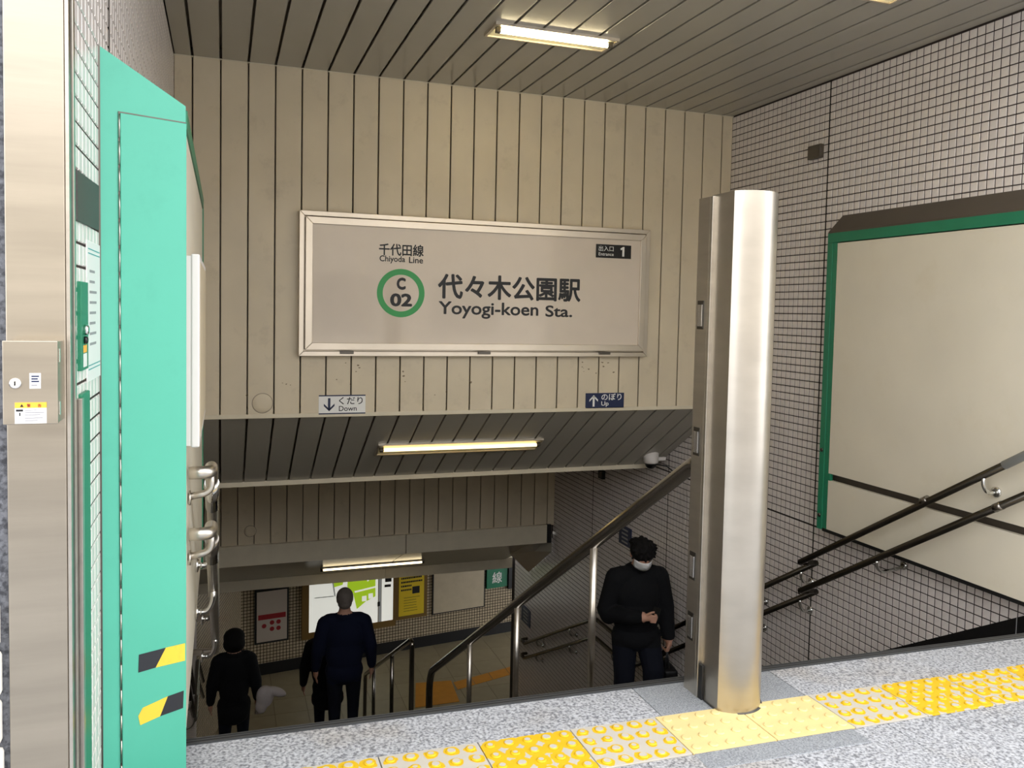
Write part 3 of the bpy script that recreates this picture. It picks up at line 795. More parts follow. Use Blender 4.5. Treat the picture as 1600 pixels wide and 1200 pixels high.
# ---- handrails
def bracket(parent, top, wallx, r=.0105, drop=.095, m='chrome', long=0):
    """curved arm from under the rail to a round flange on the wall"""
    top = Vector(top); s = 1 if wallx > top.x else -1
    p = [top, top+Vector((0, 0, -drop*.6)), top+Vector((s*abs(wallx-top.x)*.35, 0, -drop)), Vector((wallx-s*.004, top.y, top.z-drop*.95))]
    br = MB().tube(fillet(p, .04, 5), r, 10).build('bracket', m, parent)
    MB().lathe((wallx, top.y, top.z-drop*.95), (-s, 0, 0), [(0, .027), (.008, .027), (.012, .017)], 16).build('flange', m, br)
    return br
RR = .019
def rail_pts(a, b_): return [a, b_]
pj_u = Vector((3.521, 4.378, -.256)); pj_l = Vector((3.521, 4.367, -.441))
for nm, pj, hi, lbl in (('handrail', pj_u, 0, 'upper steel handrail running past the right notice case'), ('handrail', pj_l, 0, 'lower steel handrail running past the right notice case')):
    hr = empty('handrail', (3.6, 4.4, pj.z-.9), lbl, 'handrail')
    top = Vector((3.521, 2.0, pj.z+.621*(pj.y-2.0)))
    jog = Vector((3.632, pj.y-.02, pj.z-.008))
    zl = jog.z-.62*(6.87-jog.y); dl = 0
    MB().tube([top, pj+Vector((0, -.015, .008)), pj], RR, 16).build('outer_rail', 'rail_dark', hr)
    MB().tube(fillet([pj+Vector((-.004, .006, -.003)), jog], .01), RR*.9, 14).build('offset_joint', 'rail_dark', hr)
    MB().tube(fillet([jog, Vector((3.632, 6.87, zl)), Vector((3.632, 7.65, zl)), Vector((3.632, 9.72, zl-1.07))], .08), RR, 14).build('inner_rail', 'rail_dark', hr)
    MB().tube(fillet([Vector((3.632, 9.72, zl-1.07)), Vector((3.632, 9.85, zl-1.07)), Vector((3.715, 9.85, zl-1.07))], .05), RR, 12).build('end_return', 'rail_dark', hr)
    if pj is pj_u:
        d0 = 2.72; MB().cyl((3.521, 2.0, pj.z+.621*(pj.y-2.0)), (3.521, 2.94, pj.z+.621*(pj.y-2.94)), RR+.002, 18).build('grip_sleeve', 'grey_sleeve', hr)
        for y in (2.35, 3.05): bracket(hr, (3.521, y, pj.z+.621*(pj.y-y)), BXR)
        MB().tube([(3.521, 3.42, pj.z+.621*(pj.y-3.40)), (3.521, 3.38, pj.z+.621*(pj.y-3.36))], RR+.0025, 16).build('sleeve_joint', 'rail_steel', hr)
    else:
        for y in (2.35,): bracket(hr, (3.521, y, pj.z+.621*(pj.y-y)), BXR)
        y = 3.72; zz = pj.z+.621*(pj.y-y)
        br = MB().tube(fillet([(3.521, y, zz), (3.521, y, zz-.055), (3.56, y, zz-.085), (XR-.004, y, zz-.07)], .04, 5), .0105, 10).build('bracket', 'chrome', hr)
        MB().lathe((XR-.003, y, zz-.06), (-1, 0, 0), [(0, .024), (.006, .024), (.009, .015)], 16).build('flange', 'chrome', br)
        MB().tube([(3.521, 2.98, pj.z+.621*(pj.y-2.98)), (3.521, 2.94, pj.z+.621*(pj.y-2.94))], RR+.0025, 16).build('sleeve_joint', 'rail_steel', hr)
    for y in (4.5, 4.98, 5.7, 6.5): bracket(hr, (3.632, y, jog.z-.62*(y-jog.y)), XR-.003)
    for y, zz in ((7.25, zl), (8.3, zl-.34), (9.3, zl-.85)): bracket(hr, (3.632, y, zz), XR-.003)

for zz, lbl in ((.835, 'upper chrome handrail starting beside the mint cabinet'), (.655, 'lower chrome handrail starting beside the mint cabinet')):
    hl = empty('handrail', (-.06, 2.6, zz-.85), lbl, 'handrail')
    YS0 = 2.55
    pth = [Vector((BXL+.006, YS0, zz)), Vector((-.033, YS0, zz)), Vector((-.033, YS0+.1, zz)), Vector((-.033, 4.42, zz-.62*(4.42-YS0-.1)))]
    MB().tube(fillet(pth, .035, 6), RR, 16).build('outer_rail', 'steel', hl)
    e = pth[-1]
    MB().tube(fillet([e, e+Vector((0, .05, -.02)), e+Vector((-.15, .06, -.02))], .04), RR*.9, 12).build('offset_joint', 'steel', hl)
    MB().tube(fillet([e+Vector((-.17, .05, -.03)), Vector((XL+.09, 6.87, e.z-.62*2.45)), Vector((XL+.09, 7.6, e.z-.62*2.45)), Vector((XL+.09, 9.7, e.z-.62*2.45-1.1))], .06), RR, 12).build('inner_rail', 'rail_dark', hl)
    p = Vector((-.033, YS0+.06, zz))
    br = MB().tube(fillet([p+Vector((0, 0, -.01)), p+Vector((.002, 0, -.07)), p+Vector((-.075, 0, -.085))], .06, 8), .0105, 12).build('bracket', 'steel', hl)
    MB().lathe((BXL+.004, p.y, p.z-.085), (1, 0, 0), [(0, .022), (.006, .022)], 14).build('flange', 'steel', br)
    MB().cyl((-.033, YS0+.22, zz-.075), (-.033, YS0+.42, zz-.199), RR+.003, 16).build('grip_sleeve', 'chrome' if zz > .7 else 'rail_steel', hl)
    for y in (3.3, 4.1): bracket(hl, (-.033, y, zz-.62*(y-YS0-.1)), BXL+.003)
    for y in (4.9, 5.8, 6.6): bracket(hl, (XL+.09, y, e.z-.62*(y-4.42)), XL+.003)

# ---- centre rails
XM = 1.71
c1 = empty('centre_handrail', (XM, 4.7, nose(4.7)), 'thick central steel handrail descending the upper flight behind the pillar', 'handrail')
pA = Vector((XM, 2.72, .775)); pB = Vector((XM, 6.86, -1.80)); sl = (pA.z-pB.z)/(pB.y-pA.y)
MB().tube(fillet([Vector((XM, 2.72, .0)), pA, pB, Vector((XM, 6.93, -1.95)), Vector((XM, 6.93, ZL1))], .07), .030, 18).build('rail', 'rail_steel', c1)
for y in (3.64, 4.72, 5.72): MB().cyl((XM, y, step_z(y)-.02), (XM, y, pA.z-sl*(y-2.72)), .0185, 16).build('post', 'steel', c1)
c2 = empty('centre_handrail', (XM, 8.8, nose(8.8)), 'thin dark central handrail on the lower flight by the navy coat', 'handrail')
p0 = Vector((XM, 7.70, -1.85)); p1 = Vector((XM, 10.3, -3.30)); s2 = (p0.z-p1.z)/(p1.y-p0.y)
MB().tube(fillet([Vector((XM, 7.64, ZL1)), Vector((XM, 7.64, -1.86)), p0, p1, Vector((XM, 10.36, ZFL))], .05), .024, 14).build('rail', 'rail_steel', c2)
for y in (8.6, 9.7): MB().cyl((XM, y, step_z(y)-.02), (XM, y, p0.z-s2*(y-7.7)), .021, 12).build('post', 'rail_steel', c2)

# ---- station sign
sg = empty('station_sign', (1.73, YF-.03, .999), 'wide framed station name sign reading Yoyogi-koen on the beige wall', 'sign')
sx0, sx1, sz0, sz1 = .461, 2.996, 1.003, 1.945
D0 = YF-.075
def miter_frame(x0, x1, z0, z1, w, ya, yb, m, nm):
    o = [(x0, z0), (x1, z0), (x1, z1), (x0, z1)]; i = [(x0+w, z0+w), (x1-w, z0+w), (x1-w, z1-w), (x0+w, z1-w)]
    for k in range(4):
        q = [o[k], o[(k+1) % 4], i[(k+1) % 4], i[k]]
        ob = MB().prism([(x, ya, z) for x, z in q], (0, yb-ya, 0)).build(nm, m, sg); smooth_bevel(ob, .0025)
boxo('sign_box', (sx0+.01, D0+.05, sz0+.01), (sx1-.01, YF+.001, sz1-.01), 'alu', sg)
miter_frame(sx0, sx1, sz0, sz1, .032, D0+.01, YF, 'alu', 'outer_frame')
miter_frame(sx0+.038, sx1-.038, sz0+.042, sz1-.038, .046, D0-.008, D0+.06, 'alu', 'inner_frame')
YD = D0+.006
boxo('sign_face', (sx0+.075, YD, sz0+.078), (sx1-.075, YD+.02, sz1-.075), 'signface', sg)
for x in (542, 757, 945):
    q = pY(x, 548 if x < 900 else 551, D0); MB().box((q.x-.045, D0-.004, sz0+.016), (q.x+.045, D0+.016, sz0+.036), .002).build('latch', 'steel_dark', sg)
UX, UZ = (1, 0, 0), (0, 0, 1)
YT = YD-.0012
def tx(s, xa, ya, xb, yb, m, par, bold, Y=YT):
    """xa,ya lower left pixel; xb,yb upper right pixel"""
    p = pY(xa, ya, Y); q = pY(xb, yb, Y)
    pm = pY((xa+xb)/2, (ya+yb)/2, Y)
    w = q.x-p.x
    return text(s, (p.x, Y, p.z), UX, UZ, w, None, m, par, bold), p, w
def tfit(s, xa, xb, yc_base, h, m, par, bold, Y=YT):
    p = pY(xa, yc_base, Y); q = pY(xb, yc_base, Y); return text(s, (p.x, Y, p.z), UX, UZ, q.x-p.x, h, m, par, bold)
tfit('代々木公園駅', 684, 907, 466.5, .172, 'ink', sg, .026)
tfit('Yoyogi-koen', 685, 841, 497, .116, 'ink', sg, .02)
tfit('Sta.', 852, 894, 495, .082, 'ink', sg, .02)
tfit('千代田線', 592, 662, 398.5, .080, 'ink', sg, .022)
tfit('Chiyoda', 593, 633, 411, .052, 'ink', sg, .018)
tfit('Line', 639, 661, 411, .042, 'ink', sg, .018)
rc = pY(626.5, 458, YT); ring = MB()
for k in range(64):
    t0, t1 = 2*math.pi*k/64, 2*math.pi*(k+1)/64
    ring.face([(rc.x+r_*math.cos(t_), YT, rc.z+r_*math.sin(t_)) for r_, t_ in ((.162, t0), (.162, t1), (.123, t1), (.123, t0))])
ring.build('line_ring', 'line_green', sg)
text('C', (rc.x-.03, YT, rc.z+.022), UX, UZ, .062, .082, 'ink', sg, .05)
text('02', (rc.x-.073, YT, rc.z-.09), UX, UZ, .15, .088, 'ink', sg, .04)
bx0, bx1 = pY(931, 393, YT).x, pY(986, 393, YT).x; bzc = pY(958, 393, YT).z
bd = boxo('entrance_badge', (bx0, YT-.002, bzc-.049), (bx1, YT, bzc+.049), 'blackgloss', sg); smooth_bevel(bd, .004)
text('出入口', (bx0+.022, YT-.0025, bzc+.0), UX, UZ, .118, .038, 'white', bd, .004)
text('Entrance', (bx0+.022, YT-.0025, bzc-.033), UX, UZ, .12, .023, 'white', bd, .004)
MB().prism([(bx0+.196+x_, YT-.0025, bzc-.034+z_) for x_, z_ in ((.016, 0), (.032, 0), (.032, .070), (.020, .070), (.0, .058), (.004, .046), (.016, .052))], (0, -.0003, 0)).build('lettering', 'white', bd)
# down / up plates
YP = YF-.004
def plate(x0, y0_, x1, y1_, m, name, label):
    a, b_ = pY(x0, (y0_+y1_)/2, YP), pY(x1, (y0_+y1_)/2, YP); zc = (a.z+b_.z)/2; hh = (pY((x0+x1)/2, y0_, YP).z-pY((x0+x1)/2, y1_, YP).z)/2
    o = boxo(name, (a.x, YP, zc-hh), (b_.x, YF+.001, zc+hh), m); tag(o, label, 'sign'); return o, a.x, b_.x, zc, hh
def arrow(parent, x, z, h, up, m, Y):
    s = 1 if up else -1; w = h*.09; b = MB()
    b.prism([(x-w, Y, z-h/2*s), (x+w, Y, z-h/2*s), (x+w, Y, z+h*.40*s), (x-w, Y, z+h*.40*s)], (0, -.0005, 0))
    for q in (-1, 1):
        b.prism([(x, Y, z+h/2*s), (x+q*h*.40, Y, z+h*.10*s), (x+q*h*.40, Y, z-h*.08*s), (x, Y, z+h*.32*s)], (0, -.0005, 0))
    return b.build('arrow', m, parent)
o, xa, xb, zc, hh = plate(498, 618, 571, 646, 'white', 'direction_sign', 'white Down sign with dark arrow on the beige wall')
for s in (1, -1): boxo('rule', (xa, YP-.0006, zc+s*hh-.004), (xb, YP, zc+s*hh+.004), 'navy', o)
arrow(o, xa+.068, zc, hh*1.45, False, 'navy', YP-.0006)
text('くだり', (xa+.132, YP-.0006, zc+.0), UX, UZ, .158, .05, 'ink', o, .012)
text('Down', (xa+.132, YP-.0006, zc-.044), UX, UZ, .118, .034, 'ink', o, .008)
o, xa, xb, zc, hh = plate(915, 614, 975, 638, 'navy', 'direction_sign', 'navy blue Up sign with white arrow on the beige wall')
smooth_bevel(o, .002)
arrow(o, xa+.065, zc, hh*1.5, True, 'white', YP-.0006)
text('のぼり', (xa+.128, YP-.0006, zc+.003), UX, UZ, .165, .05, 'white', o, .012)
text('Up', (xa+.128, YP-.0006, zc-.047), UX, UZ, .06, .042, 'white', o, .01)
for (x, y, Y, r, par, lbl) in ((410, 630, YF, .062, wb, 'round beige cover plate beside the Down sign'), (391, 830, 9.04, .058, wb2, 'round dim cover plate on the lower cladding wall')):
    q = pY(x, y, Y); o = MB().lathe((q.x, Y+.002, q.z), (0, -1, 0), [(0, r), (.006, r), (.008, r*.96), (.0082, r*.5)], 32).build('access_cover', 'panel'); tag(o, lbl, 'cover')
    MB().lathe((q.x, Y+.001, q.z), (0, -1, 0), [(0, r+.004), (.003, r+.004)], 32).build('rim', 'taupe_light', o)

# ---- lamps
def trough(name, c, L, Wd, R, label, m, group=None, offs=-.02):
    """shallow fluorescent trough facing local -z, long axis x"""
    R4 = R.to_4x4(); c = Vector(c)
    o = empty(name, c, label, 'lamp', group)
    def loc(mb):
        for v in mb.bm.verts: v.co = c + R @ v.co
        return mb
    b = MB()
    b.box((-L/2-.014, -Wd/2-.014, -.012), (L/2+.014, -Wd/2, .004)); b.box((-L/2-.014, Wd/2, -.012), (L/2+.014, Wd/2+.014, .004))
    b.box((-L/2-.014, -Wd/2, -.012), (-L/2, Wd/2, .004)); b.box((L/2, -Wd/2, -.012), (L/2+.014, Wd/2, .004))
    loc(b).build('rim', 'alu', o)
    loc(MB().box((-L/2, -Wd/2, -.004), (L/2, Wd/2, .004))).build('reflector', 'pan', o)
    loc(MB().cyl((-L/2+.03, offs, -.022), (L/2-.03, offs, -.022), .0125, 14)).build('tube', m, o)
    for s in (-1, 1): loc(MB().box((s*(L/2-.004), offs-.014, -.034), (s*(L/2-.032), offs+.014, -.002), .002)).build('socket', 'steel_dark', o)
    return o
I3 = Matrix.Identity(3)
trough('ceiling_light', (1.73, 4.40, ZC-.004), .70, .19, I3, 'fluorescent ceiling light above the station sign', 'lamp', None, -.045)
trough('ceiling_light', (2.69, 3.19, ZC-.004), .70, .19, I3, 'fluorescent ceiling light out over the stair edge', 'lamp', None, -.045)
q = Vector((1.725, YF, ZB))+Vector((0, math.cos(th), -math.sin(th)))*.60
trough('soffit_light', tuple(q+Vector((0, -math.sin(th), -math.cos(th)))*.004), 1.27, .17, Rs, 'long fluorescent light set in the sloping soffit', 'lamp_low', None, -.035)
lt = empty('tube_light', (1.71, 9.85, -1.77), 'bright bare tube light under the low beam above the map', 'lamp')
MB().cyl((1.12, 9.85, -1.772), (2.31, 9.85, -1.772), .015, 14).build('tube', 'lamp_white', lt)
MB().box((1.10, 9.83, -1.757), (2.33, 9.87, -1.735), .002).build('batten', 'alu', lt)
for x in (1.105, 2.325): boxo('socket', (x-.015, 9.835, -1.79), (x+.015, 9.865, -1.745), 'steel_dark', lt)

# ---- small things on the right wall
def boxX(name, px, X, t, m, label, cat):
    a = pX(px[0], px[1], X); b_ = pX(px[2], px[3], X)
    o = MB().box((X-t, min(a.y, b_.y), min(a.z, b_.z)), (XR-.002, max(a.y, b_.y), max(a.z, b_.z)), .004).build(name, m); tag(o, label, cat); return o
q = pX(1278, 238, XR)
o = MB().box((XR-.035, q.y-.062, q.z-.045), (XR-.002, q.y+.062, q.z+.045), .004).build('wall_box', 'taupe'); tag(o, 'small brown square box high on the right tiled wall', 'junction box')
MB().box((XR-.038, q.y-.05, q.z-.034), (XR-.035, q.y+.05, q.z+.034), .002).build('cover', 'taupe', o)
q = pX(943, 741, XR)
o = MB().box((XR-.04, q.y-.05, q.z-.045), (XR-.002, q.y+.05, q.z+.045), .004).build('wall_box', 'black'); tag(o, 'small black box on the dim tiles under the soffit camera', 'junction box')
MB().box((XR-.044, q.y-.035, q.z-.03), (XR-.04, q.y+.035, q.z+.03), .002).build('cover', 'steel_dark', o)
for px, lbl in (((969, 817, 987, 858), 'dark blue blade sign on the tiles behind the masked person'), ((816, 942, 829, 982), 'dark blue sign at the lower end of the right tiled wall')):
    a = pX(px[0], px[1], XR); b_ = pX(px[2], px[3], XR); zc = (a.z+b_.z)/2; hh = (a.z-b_.z)/2; yc = (a.y+b_.y)/2; wy = abs(a.y-b_.y)/2
    o = MB().box((XR-.012, yc-wy, zc-hh), (XR-.002, yc+wy, zc+hh), .003).build('wall_sign', 'navy'); tag(o, lbl, 'sign')
    b = MB()
    for k in range(4): b.box((XR-.0128, yc-wy*.5, zc+hh*.7-k*hh*.42), (XR-.0118, yc+wy*.5, zc+hh*.52-k*hh*.42))
    b.build('print', 'print_grey', o)
YK = 6.42; q = pY(1017, 720, YK)
dc = empty('security_camera', (q.x, YK, q.z-.05), 'white dome security camera under the soffit edge', 'camera')
MB().lathe((q.x, YK, q.z+.09), (0, 0, -1), [(0, .066), (.095, .066), (.108, .06), (.11, .03)], 24).build('housing', 'plastic_white', dc)
MB().ball((q.x, YK, q.z-.022), .052, 3, (1, 1, .95)).build('dome', 'blackgloss', dc)
boxo('arm', (q.x+.04, YK-.015, q.z+.0), (q.x+.14, YK+.015, q.z+.03), 'plastic_white', dc, .003)
MB().tube([(q.x+.04, YK, q.z-.03), (q.x+.16, YK+.0, q.z-.055), (XR-.002, YK-.1, q.z-.09)], .006, 8).build('cable', 'black', dc)

# ---- far wall boards
def rect_far(px, m, out0, out1, name, parent=None, label=None, cat=None):
    u0, z0 = pF(px[0], px[3]); u1, z1 = pF(px[2], px[1]) 
    b = MB(); b.prism([fw(u0, z0, out0), fw(u1, z0, out0), fw(u1, z1, out0), fw(u0, z1, out0)], FN*(out1-out0)); o = b.build(name, m, parent)
    if label: tag(o, label, cat)
    return o
def rect_uz(u0, u1, z0, z1, m, out0, out1, name, parent=None):
    b = MB(); b.prism([fw(u0, z0, out0), fw(u1, z0, out0), fw(u1, z1, out0), fw(u0, z1, out0)], FN*(out1-out0)); return b.build(name, m, parent)
mp = empty('area_map', tuple(fw(-1.1, -3.92)), 'glowing backlit street map with green park on the far wall', 'map')
mu0, mu1, mz0, mz1 = -1.83, -.44, -3.83, -2.55
rect_uz(mu0-.11, mu1+.05, mz0-.11, mz1+.1, 'wood_brown', .0, .05, 'map_frame', mp)
rect_uz(mu0, mu1-.26, mz0, mz1, 'map_white', .05, .056, 'map_sheet', mp)
rect_uz(mu1-.245, mu1-.20, mz0, mz1, 'map_grey', .05, .056, 'divider', mp)
rect_uz(mu1-.195, mu1, mz0, mz1, 'map_white', .05, .056, 'index_sheet', mp)
def far_poly(pxs, m, out, name, parent):
    b = MB(); b.prism([fw(*pF(x, y), out) for x, y in pxs], FN*.001); return b.build(name, m, parent)
far_poly([(543, 890), (585, 888), (585, 930), (570, 938), (556, 950), (550, 925), (541, 915)], 'map_green', .0565, 'park_area', mp)
far_poly([(518, 905), (536, 903), (534, 912), (521, 916)], 'map_green', .0565, 'park_area', mp)
for l in ([(490, 932), (520, 929), (520, 930.5), (490, 933.5)], [(552, 922), (585, 914), (585, 916.5), (553, 924.5)], [(560, 890), (563, 890), (575, 905), (573, 907)], [(519, 905), (523, 930), (521, 930), (517, 905)]):
    far_poly(l, 'map_white' if l[0][0] > 540 else 'map_grey', .058, 'road_line', mp)
for px in ((564, 930, 571, 938), (574, 926, 581, 934)): far_poly([(px[0], px[1]), (px[2], px[1]-1), (px[2], px[3]-1), (px[0], px[3])], 'map_white', .058, 'building_mark', mp)
for px in ((600, 900, 610, 908), (599, 912, 609, 916), (588, 939, 592, 946)): far_poly([(px[0], px[1]), (px[2], px[1]-1), (px[2], px[3]-1), (px[0], px[3])], 'ink', .058, 'print_block', mp)
yp = empty('yellow_poster', tuple(fw(-.1, -3.85)), 'yellow printed poster in a brown frame beside the map', 'poster')
rect_uz(-.385, .17, -3.86, -2.6, 'wood_brown', 0, .045, 'poster_frame', yp)
rect_uz(-.335, .11, -3.80, -2.68, 'poster_yellow', .045, .05, 'poster_sheet', yp)
for r_ in range(7):
    z = -2.98-r_*.066; u = -.30; b = MB()
    while u < .06:
        w_ = random.uniform(.018, .034)
        if not (r_ >= 5 and u > -.12): b.prism([fw(u, z, .0505), fw(u+w_, z, .0505), fw(u+w_, z+.028, .0505), fw(u, z+.028, .0505)], FN*.0008)
        u += w_+.006
    b.build('print_row', 'ink', yp)
for r_ in range(6):
    z = -3.5-r_*.045; e_ = random.uniform(-.05, .05)
    rect_uz(-.25, e_, z, z+.006, 'ink', .0505, .0513, 'print_row', yp)
rect_uz(-.10, .03, -3.44, -3.32, 'ink', .0505, .0515, 'print_block', yp)
nb = empty('blank_board', tuple(fw(.76, -3.84)), 'plain beige board with thin black edge on the far wall', 'board')
rect_uz(.275, 1.26, -3.87, -2.7, 'black', 0, .025, 'edge', nb); rect_uz(.295, 1.24, -3.85, -2.72, 'board_low', .025, .03, 'sheet', nb)
gs = empty('line_sign', tuple(fw(1.48, -3.55)), 'green hanging sign with one white character by the wall end', 'sign')
rect_uz(1.285, 1.69, -3.55, -2.9, 'green', 0, .05, 'panel', gs)
p = fw(1.39, -3.47, .0505); text('線', tuple(p), tuple(FU), UZ, .19, .2, 'white', gs, .01)
rect_uz(1.70, 1.85, -3.6, -2.6, 'black', 0, .08, 'side_post', gs)
ps = empty('dim_poster', tuple(fw(-2.4, -3.9)), 'dim tall poster with red band on the far wall', 'poster')
rect_uz(-2.66, -2.14, -3.9, -2.75, 'black', 0, .03, 'edge', ps); rect_uz(-2.63, -2.17, -3.87, -3.08, 'poster_dark', .03, .034, 'sheet', ps)
rect_uz(-2.63, -2.17, -3.02, -2.8, 'navy', .03, .034, 'sheet', ps)
rect_uz(-2.61, -2.19, -3.52, -3.44, 'red', .0345, .036, 'band', ps)
for u, z in ((-2.52, -3.62), (-2.40, -3.58), (-2.30, -3.58), (-2.40, -3.68), (-2.30, -3.68)):
    b = MB(); b.lathe(fw(u, z, .0345), FN, [(0, .035), (.002, .035)], 14); b.build('spot', 'red', ps)

# ---- people
def fuse(mb, voxel, smooth=4):
    """one continuous skin around overlapping tapered shapes"""
    bmesh.ops.recalc_face_normals(mb.bm, faces=mb.bm.faces)
    me = bpy.data.meshes.new('tmp'); mb.bm.to_mesh(me); mb.bm.free()
    o = bpy.data.objects.new('tmp', me); COL.objects.link(o)
    r = o.modifiers.new('r', 'REMESH'); r.mode = 'VOXEL'; r.voxel_size = voxel; r.use_smooth_shade = True
    s = o.modifiers.new('s', 'SMOOTH'); s.factor = .5; s.iterations = smooth
    bpy.context.view_layer.update()
    out = bpy.data.meshes.new_from_object(o.evaluated_get(bpy.context.evaluated_depsgraph_get()))
    bpy.data.objects.remove(o); bpy.data.meshes.remove(me)
    return out
def limb(mb, pts, rs, seg=14):
    for p, r in zip(pts, rs): mb.ball(p, r, 2)
    mb.tube(pts, list(rs), seg)
def person_mesh(name, shapes, zones, voxel, parent_loc, rotz, mats, label, group=None, smooth=4):
    mb = MB(); shapes(mb)
    me = fuse(mb, voxel, smooth); me.name = name
    for m in mats: me.materials.append(MATS[m])
    for p in me.polygons:
        p.material_index = zones(p.center); p.use_smooth = True
    o = bpy.data.objects.new(name, me); o.location = parent_loc; o.rotation_euler = (0, 0, rotz); COL.objects.link(o)
    tag(o, label, 'person', group)
    return o
def child_local(mb, name, m, parent, smooth_=True):
    me = mb.mesh(name, m)
    o = bpy.data.objects.new(name, me); COL.objects.link(o); o.parent = parent
    return o

# masked man coming up the stairs, looking at his phone (faces local -y)
def man_front(mb):
    # legs: left foot one step up
    limb(mb, [(-.10, .03, .80), (-.105, -.01, .45), (-.105, .06, .10)], [.115, .09, .075])
    limb(mb, [(.10, .03, .80), (.11, -.13, .55), (.105, -.14, .24)], [.115, .092, .075])
    mb.ball((-.105, .00, .045), 1, 2, (.048, .125, .045)); mb.ball((.105, -.21, .185), 1, 2, (.048, .125, .045))
    # trunk inside a loose jacket
    mb.ball((0, .03, .79), 1, 3, (.215, .165, .125)); mb.ball((0, .03, .97), 1, 3, (.205, .15, .24)); mb.ball((0, .03, 1.17), 1, 3, (.215, .145, .21))
    limb(mb, [(-.15, .03, 1.315), (.15, .03, 1.315)], [.085, .085])
    limb(mb, [(0, .03, 1.36), (0, -.03, 1.45)], [.075, .06])
    mb.ball((0, .05, 1.37), 1, 2, (.12, .08, .06))                        # collar and hood
    # right arm bent to the phone
    limb(mb, [(-.19, .03, 1.30), (-.262, .05, 1.03), (-.245, .03, .975)], [.092, .082, .074])
    limb(mb, [(-.255, .04, 1.0), (-.12, -.17, 1.03), (-.045, -.235, 1.05)], [.076, .06, .05])
    # left arm hanging
    limb(mb, [(.19, .03, 1.30), (.262, .04, 1.03), (.272, -.03, .80)], [.092, .08, .058])
    # right hand: palm, four curled fingers, thumb
    mb.ball((.0, -.26, 1.055), 1, 2, (.046, .026, .034), Matrix.Rotation(-.25, 3, 'Y'))
    for k in range(4):
        b0 = Vector((.025, -.275, 1.072-k*.017)); ln = (.036, .04, .037, .03)[k]
        limb(mb, [b0, b0+Vector((ln, -.016, .0)), b0+Vector((ln*1.25, -.0, .004)), b0+Vector((ln*1.0, .016, .006))], [.0105, .0095, .009, .0085], 8)
    limb(mb, [(-.01, -.27, 1.08), (.015, -.285, 1.10), (.045, -.283, 1.105)], [.013, .011, .0095], 8)
    # left hand closed on the bag handles
    mb.ball((.272, -.05, .745), 1, 2, (.026, .042, .046))
    for k in range(4):
        b0 = Vector((.262, -.082+k*.02, .715)); limb(mb, [b0, b0+Vector((-.006, -.002, -.028)), b0+Vector((-.026, 0, -.034)), b0+Vector((-.036, 0, -.016))], [.0105, .0095, .009, .0085], 8)
    limb(mb, [(.262, -.085, .745), (.246, -.096, .72), (.234, -.09, .70)], [.0125, .0105, .0095], 8)
    # head, bowed forward
    H = Matrix.Rotation(.45, 3, 'X')
    mb.ball((0, -.06, 1.535), 1, 3, (.082, .10, .118), H); mb.ball((0, -.105, 1.475), 1, 2, (.055, .055, .052), H)
    limb(mb, [(0, -.142, 1.51), (0, -.152, 1.488)], [.010, .014], 8)     # nose
    for s in (-1, 1):
        mb.ball((s*.084, -.045, 1.53), 1, 2, (.012, .022, .034))
        mb.ball((s*.034, -.134, 1.52), 1, 2, (.018, .008, .008))           # lids
def zone_front(c):
    x, y, z = c
    if (Vector(c)-Vector((.02, -.275, 1.06))).length < .078 and y < -.24: return 1
    if (Vector(c)-Vector((.262, -.05, .72))).length < .075 and z < .778: return 1
    if z > 1.425 and (Vector(c)-Vector((0, -.06, 1.53))).length < .19: return 1
    if z < .115 or (y < -.08 and z < .255 and x > 0): return 3
    if z < .735: return 2
    return 0
mp_ = pD(1004, 838, 6.8); MZ = step_z(mp_.y)
HM = mp_.z-MZ; sc = HM/1.675
man = person_mesh('person', man_front, zone_front, .006, (mp_.x, mp_.y+.05, MZ), -.16, ['coat_black', 'skin', 'trouser', 'black'], 'person in black jacket and white face mask looking at a phone')
man.scale = (sc, sc, sc)
b = MB()
H = Matrix.Rotation(.45, 3, 'X')
HC = Vector((0, -.06, 1.535))
for k in range(70):
    a = random.uniform(0, 2*math.pi); e = random.uniform(-.15, 1.5)
    d = Vector((math.cos(a)*math.cos(e), math.sin(a)*math.cos(e), math.sin(e)))
    c0 = Vector((d.x*.092, d.y*.098+.006, .035+d.z*.09)); t0 = c0+Vector((d.x*.03+random.uniform(-.012, .012), d.y*.03, d.z*.022-.012))
    limb(b, [HC+H @ c0, HC+H @ t0], [.022, .009], 8)
b.ball(HC+H @ Vector((0, .005, .035)), 1, 3, (.102, .112, .098), H)
b.ball(HC+H @ Vector((0, -.052, .028)), 1, 3, (.088, .058, .056), H)
for k in range(7): b.ball(HC+H @ Vector(((k-3)*.021, -.088+.007*abs(k-3), .0+random.uniform(-.012, .012))), .019, 1)
hm = fuse(b, .006, 1); hm.materials.append(MATS['hair'])
ho = bpy.data.objects.new('hair', hm); COL.objects.link(ho); ho.parent = man
b = MB()
for i in range(7):
    for j in range(4): pass
mk = bmesh.new(); rows = []
for j in range(6):
    row = []
    for i in range(11):
        a = (i-5)/5*1.25; t = j/5
        rad = .092+.022*math.exp(-(a*2.2)**2)*math.sin(math.pi*min(1, t+.15))
        p = Vector((math.sin(a)*rad*.9, -math.cos(a)*rad-.006, (.5-t)*.092*(1-.25*abs(a)/1.25)))
        row.append(mk.verts.new(Vector((0, -.068, 1.488))+H @ p))
    rows.append(row)
for j in range(5):
    for i in range(10): mk.faces.new((rows[j][i], rows[j][i+1], rows[j+1][i+1], rows[j+1][i])).smooth = True
me = bpy.data.meshes.new('face_mask'); mk.to_mesh(me); mk.free(); me.materials.append(MATS['mask'])
o = bpy.data.objects.new('face_mask', me); COL.objects.link(o); o.parent = man
o.modifiers.new('s', 'SOLIDIFY').thickness = .003
def man_pt(p): return man.matrix_basis @ Vector(p)
